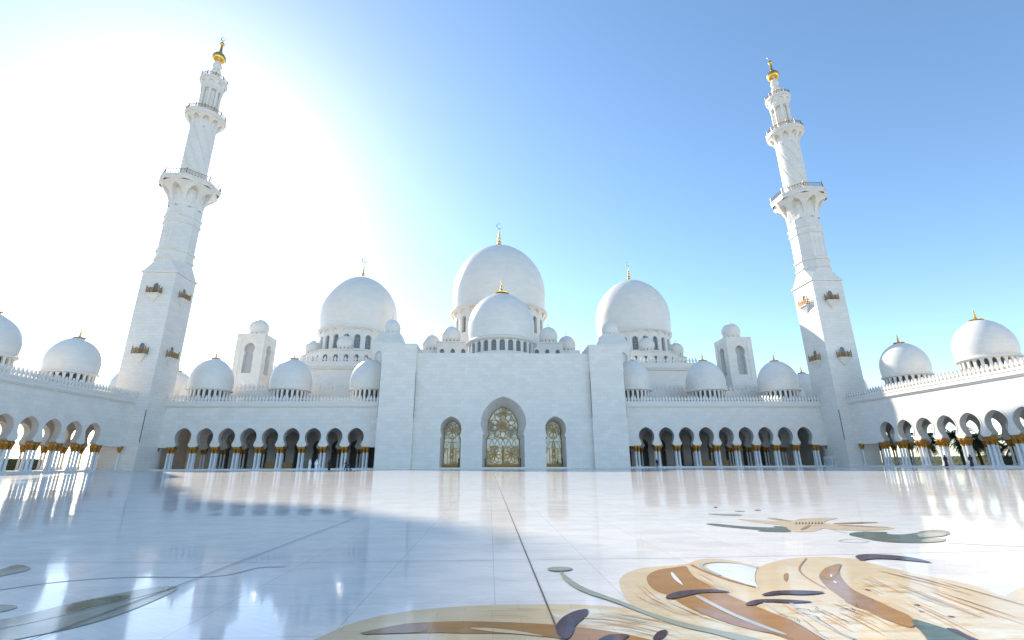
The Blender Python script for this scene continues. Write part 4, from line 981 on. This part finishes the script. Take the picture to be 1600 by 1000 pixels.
# ------------------------------------------------------------------ people
def skin_mesh(name, V, Eg, R, mat, parent, sub=2):
    me = bpy.data.meshes.new(name); me.from_pydata(V, Eg, []); me.materials.append(mat)
    o = link(name, me, parent); o.modifiers.new('skin', 'SKIN'); sv = me.skin_vertices[0].data
    for i, r in enumerate(R): sv[i].radius = (r, r) if not isinstance(r, tuple) else r
    sv[0].use_root = True
    o.modifiers['skin'].use_smooth_shade = True
    sm = o.modifiers.new('sub', 'SUBSURF'); sm.levels = sub; sm.render_levels = sub
    return o
def person(label, x, y, rz, outfit, stride=.0, arms=0.0, scale=1.0, z=0.0, group='people in the courtyard'):
    t = empty('person', (x, y, z), rz); t.scale = (scale,) * 3; tag(t, label, 'person', group)
    s = stride
    V = [(0, 0, .95), (0, 0, 1.2), (0, 0, 1.42), (0, 0, 1.53), (0, -.02, 1.62), (0, -.02, 1.72),
         (.18, 0, 1.42), (.25, -.08 * arms, 1.15), (.24, -.28 * arms - .03, .92 + .15 * arms), (.24, -.34 * arms - .04, .82 + .17 * arms),
         (-.18, 0, 1.42), (-.25, -.08 * arms, 1.15), (-.24, -.28 * arms - .03, .92 + .15 * arms), (-.24, -.34 * arms - .04, .82 + .17 * arms),
         (.09, 0, .88), (.10, -s * .5 - .02, .5), (.10, -s * .9 + .02, .08), (.10, -s * .9 - .14, .04),
         (-.09, 0, .88), (-.10, s * .4 - .03, .5), (-.10, s + .02, .08), (-.10, s - .14, .04)]
    Eg = [(0, 1), (1, 2), (2, 3), (3, 4), (4, 5), (2, 6), (6, 7), (7, 8), (8, 9), (2, 10), (10, 11), (11, 12), (12, 13), (0, 14), (14, 15), (15, 16), (16, 17), (0, 18), (18, 19), (19, 20), (20, 21)]
    R = [(.14, .10), (.13, .10), (.12, .09), .055, (.085, .10), (.075, .09), .06, .045, .036, .03, .06, .045, .036, .03, .085, .06, .04, .035, .085, .06, .04, .035]
    skin_mesh('body', V, Eg, R, M['skin'], t)
    def loft(name, rings, mat, cap=True):
        mb = MB(); n = 16; Q = [[mb.vert((cx + a * cos(2 * pi * k / n), cy + b * sin(2 * pi * k / n), zz)) for k in range(n)] for cx, cy, a, b, zz in rings]
        for A, B in zip(Q, Q[1:]):
            for k in range(n): mb.f.append((A[k], A[(k + 1) % n], B[(k + 1) % n], B[k]))
        if cap: mb.f.append(tuple(Q[-1]))
        return mb.build(name, M[mat], t, smooth=60)
    def sleeves(mat, to=.9):
        for q in (6, 10):
            a, b, c = [Vector(V[q + i]) for i in range(3)]
            mb = MB(); mb.tube([a + Vector((0, 0, .03)), (a + b) / 2, b, b + (c - b) * to], [.085, .075, .066, .062], 10); mb.build('sleeve', M[mat], t, smooth=60)
    if outfit in ('kandura', 'abaya', 'maroon'):
        loft('robe', [(0, 0, .24, .20 + s * .5, .05), (0, 0, .21, .17 + s * .3, .5), (0, 0, .19, .14, .95), (0, 0, .19, .13, 1.2), (0, 0, .215, .13, 1.38), (0, 0, .15, .10, 1.47), (0, 0, .07, .07, 1.52)], outfit)
        sleeves(outfit)
        loft('head_scarf', [(0, .02, .17, .13, 1.40), (0, .03, .115, .12, 1.52), (0, .02, .115, .125, 1.64), (0, .01, .10, .11, 1.74), (0, 0, .04, .05, 1.80)], outfit if outfit != 'kandura' else 'kandura')
        if outfit == 'kandura': MB().lathe([(.108, 1.70), (.12, 1.715), (.108, 1.73)], 16, 0, .01).build('head_cord', M['hair'], t)
    else:
        top, bot = outfit
        loft('shirt', [(0, 0, .175, .125, .88), (0, 0, .175, .125, 1.1), (0, 0, .21, .13, 1.36), (0, 0, .15, .10, 1.46), (0, 0, .07, .07, 1.5)], top); sleeves(top)
        for q in (14, 18):
            a, b, c = [Vector(V[q + i]) for i in range(3)]
            MB().tube([a + Vector((0, 0, .08)), (a + b) / 2, b, c], [.105, .095, .08, .07], 10).build('trouser_leg', M[bot], t, smooth=60)
        loft('hair', [(0, .015, .09, .105, 1.64), (0, .01, .095, .11, 1.70), (0, 0, .075, .085, 1.77), (0, 0, .02, .02, 1.80)], 'hair')
    return t
def stand(u, v0, depth): return at_depth(u, depth), depth
for u, Y, rz, fit_, lab, st_, ar in ((480, 82, 2.6, 'kandura', 'man in long white robe and white head scarf, standing left of another robed man', .08, .2),
        (490.5, 82, 3.4, 'kandura', 'man in white robe and head scarf, the robed man nearer the entrance wall', .08, .2),
        (511.5, 86, .4, 'abaya', 'person in black robe standing alone between the white robed men and the stroller', .03, .1),
        (537.5, 84, -1.2, ('abaya', 'abaya'), 'person in dark clothes walking and pushing a stroller', .25, .9),
        (1030, 97.2, .3, ('abaya', 'navy'), 'person in dark clothes standing before the right front arcade', .05, .1)):
    person(lab, at_depth(u, Y), Y, rz, fit_, st_, ar)
for u, v, fit_, lab, ar in ((1400.5, 728.5, ('kandura', 'kandura'), 'person in white top and white trousers in the right side arcade', .1), (1405, 728.8, ('kandura', 'navy'), 'person in white top and dark trousers in the right side arcade', .3),
        (1435, 728, 'abaya', 'person in black robe behind the columns of the right side arcade', .1), (1491, 724, 'maroon', 'person in dark maroon robe left of the brightest columns of the right side arcade', .1),
        (1531, 723, 'maroon', 'person in dark maroon robe right of the brightest columns of the right side arcade', .1)):
    r = gp(u, 770); k = (70.4 if fit_ == 'maroon' else 74.5 if fit_ != 'abaya' else 79) - CAM.x; f_ = k / (r[0] - CAM.x)
    person(lab, CAM.x + k, r[1] * f_, -1.4, fit_, .06, ar, z=0.12 if fit_ == 'maroon' else .25)
# stroller
t = empty('stroller', (at_depth(542.5, 84), 84, 0)); tag(t, 'black baby stroller pushed by a person in dark clothes', 'stroller')
fr = MB()
for y in (-.22, .22): fr.tube([(-.55, y, 1.0), (-.35, y, .85), (.25, y, .18)], .02, 6); fr.tube([(-.25, y, .2), (.15, y, .7)], .02, 6)
fr.tube([(-.55, -.22, 1.0), (-.55, .22, 1.0)], .022, 6); fr.build('frame', M['silver'], t)
se = MB(); se.box(-.15, .3, -.2, .2, .42, .5); se.box(-.2, -.12, -.2, .2, .45, .95); se.box(.05, .3, -.2, .2, .3, .41); se.build('seat', M['abaya'], t)
cn = MB()
for k in range(6):
    a, b = radians(20 + k * 22), radians(42 + k * 22); cn.quad((-.05 + .33 * cos(a), -.21, .72 + .33 * sin(a)), (-.05 + .33 * cos(b), -.21, .72 + .33 * sin(b)), (-.05 + .33 * cos(b), .21, .72 + .33 * sin(b)), (-.05 + .33 * cos(a), .21, .72 + .33 * sin(a)))
cn.build('canopy', M['navy'], t)
for x, y in ((.27, -.23), (.27, .23), (-.27, -.23), (-.27, .23)):
    w = MB(); w.lathe([(.06, -.02), (.12, -.025), (.13, 0), (.12, .025), (.06, .02)], 14); o = w.build('wheel', M['black'], t, (x, y, .13)); o.rotation_euler = (pi / 2, 0, 0)

# ------------------------------------------------------------------ plants outside the side arcades
def hedge(label, x0, x1, y0, y1, h):
    rr = random.Random(int(abs(x0) * 10)); t = empty('hedge', ((x0 + x1) / 2, (y0 + y1) / 2, -.3)); tag(t, label, 'hedge')
    mb = MB(); ox, oy = (x0 + x1) / 2, (y0 + y1) / 2
    mb.box(x0 - ox + .12, x1 - ox - .12, y0 - oy + .12, y1 - oy - .12, 0, h - .12)
    for k in range(int((y1 - y0) * 110)):
        f = rr.random()
        if f < .4: p = Vector((rr.choice((x0, x1)) - ox, rr.uniform(y0, y1) - oy, rr.uniform(0, h)))
        else: p = Vector((rr.uniform(x0, x1) - ox, rr.uniform(y0, y1) - oy, h + rr.uniform(-.1, .05)))
        p += Vector((rr.uniform(-.1, .1), rr.uniform(-.1, .1), rr.uniform(-.08, .08))); a = Vector((rr.uniform(-1, 1), rr.uniform(-1, 1), rr.uniform(-1, 1))).normalized(); b = a.orthogonal().normalized()
        s = rr.uniform(.07, .14); mb.quad(p + a * s, p + b * s * .6, p - a * s, p - b * s * .6)
    mb.build('foliage', M['hedge'], t, weld=False)
hedge('tall dark clipped hedge behind the left side arcade', -87.5, -86.2, 40, 96, 2.45)
hedge('low green hedge seen under the palms behind the right side arcade', 101, 103, 38, 125, 2.3)
def palm_crown(rr, nf, L, droop):
    mb = MB()
    for k in range(nf):
        az = rr.uniform(0, 2 * pi); el = rr.uniform(-.5, 1.25); l = L * rr.uniform(.8, 1.1); n = 11
        p = Vector((0, 0, 0)); d = Vector((cos(az) * cos(el), sin(az) * cos(el), sin(el))); side = Vector((-sin(az), cos(az), 0)); sp = [p.copy()]; ds = [d.copy()]
        for i in range(n):
            d = (d + Vector((0, 0, -droop / n * (1 + i / n)))).normalized(); p = p + d * l / n; sp.append(p.copy()); ds.append(d.copy())
        mb.tube(sp, [.05 * (1 - i / (n + 2)) + .008 for i in range(n + 1)], 4)
        for i in range(1, n + 1):
            for j in (0, .5):
                b = sp[i - 1].lerp(sp[i], j); dd = ds[i]; u = (i - 1 + j) / n; ll = l * .20 * (sin(pi * (.12 + .8 * u)) + .15)
                for sg in (-1, 1):
                    tip = b + (dd * .55 + side * sg * .8 + Vector((0, 0, -.3 - .15 * rr.random()))).normalized() * ll
                    w = dd * .06 + Vector((0, 0, .03)); mid = b.lerp(tip, .45) + Vector((0, 0, .05 * ll))
                    mb.quad(b - w, mid - w * 1.3, tip, mid + w * 1.3)
    return mb
def palm(label, x, y, h, nf=34, L=3.6, lean=.3, seed=1):
    rr = random.Random(seed); t = empty('palm_tree', (x, y, -.35)); tag(t, label, 'palm tree', 'palms outside the side arcades')
    la = rr.uniform(0, 6.28); path = []; rad = []
    for i in range(13): u = i / 12; path.append((lean * cos(la) * u * u * h * .25, lean * sin(la) * u * u * h * .25, h * u)); rad.append(.24 - .07 * u + (.02 if i % 2 else 0) + (.09 if i == 0 else 0))
    MB().tube(path, rad, 9).build('trunk', M['bark'], t, smooth=60)
    palm_crown(rr, nf, L, 1.5).build('crown', M['palm'], t, path[-1], weld=False)
pr = [(92, 101, 5.5, 'palm with a bare slim trunk seen between the columns next to the right minaret'), (94, 96, 6.2, 'palm seen through the second arch beside the right minaret'), (91, 89.5, 4.6, 'bushy palm seen through the third arch of the sunlit side arcade'),
      (93, 84, 4.2, 'bushy palm seen behind the fourth arch of the sunlit side arcade'), (91.5, 78.5, 3.6, 'low palm with drooping fronds behind the brightest pair of columns'), (92, 73, 4.2, 'palm with drooping fronds behind the sixth arch of the sunlit side arcade'), (108, 87, 9.6, 'tall far palm whose small dark head shows in the sixth arch of the sunlit arcade'),
      (91, 67, 4.4, 'palm at the right edge of the photo behind the last arch'), (104, 100, 5.2, 'dark palm further back, beyond the fourth arch of the sunlit arcade'), (106, 93.5, 5.0, 'dark palm further back, beyond the fifth arch of the sunlit arcade')]
for i, (x, y, h_, lab) in enumerate(pr): palm(lab, x, y, h_, 60, 4.3, .3, 11 + i)
for i, (x, y, h_, lab) in enumerate([(-92, 79, 2.6, 'short palm whose fronds top the dark hedge behind the left side arcade'), (-93, 71, 2.8, 'short palm with arched fronds over the hedge at the left edge of the photo')]): palm(lab, x, y, h_, 22, 3.0, .1, 31 + i)
# low outer wall with small arched openings
t = empty('boundary_wall', (128, 80, -.35)); tag(t, 'low white boundary wall with small arches far behind the palms', 'wall')
mb = MB(); F = lambda s, z, d: (d, s, z); so = roundarch(.9, .9, 1.9, 2.8, 5)
for k in range(14): mb.arch_bay(-42 + k * 6, -45 + k * 6, -39 + k * 6, 0, 3.9, so, 0, .5, F, False); mb.pane(-42 + k * 6, so, .45, F)
mb.mbox(F, -45, 39, 3.9, 4.2, -.2, .7); mb.build('wall', M['trim'], t)
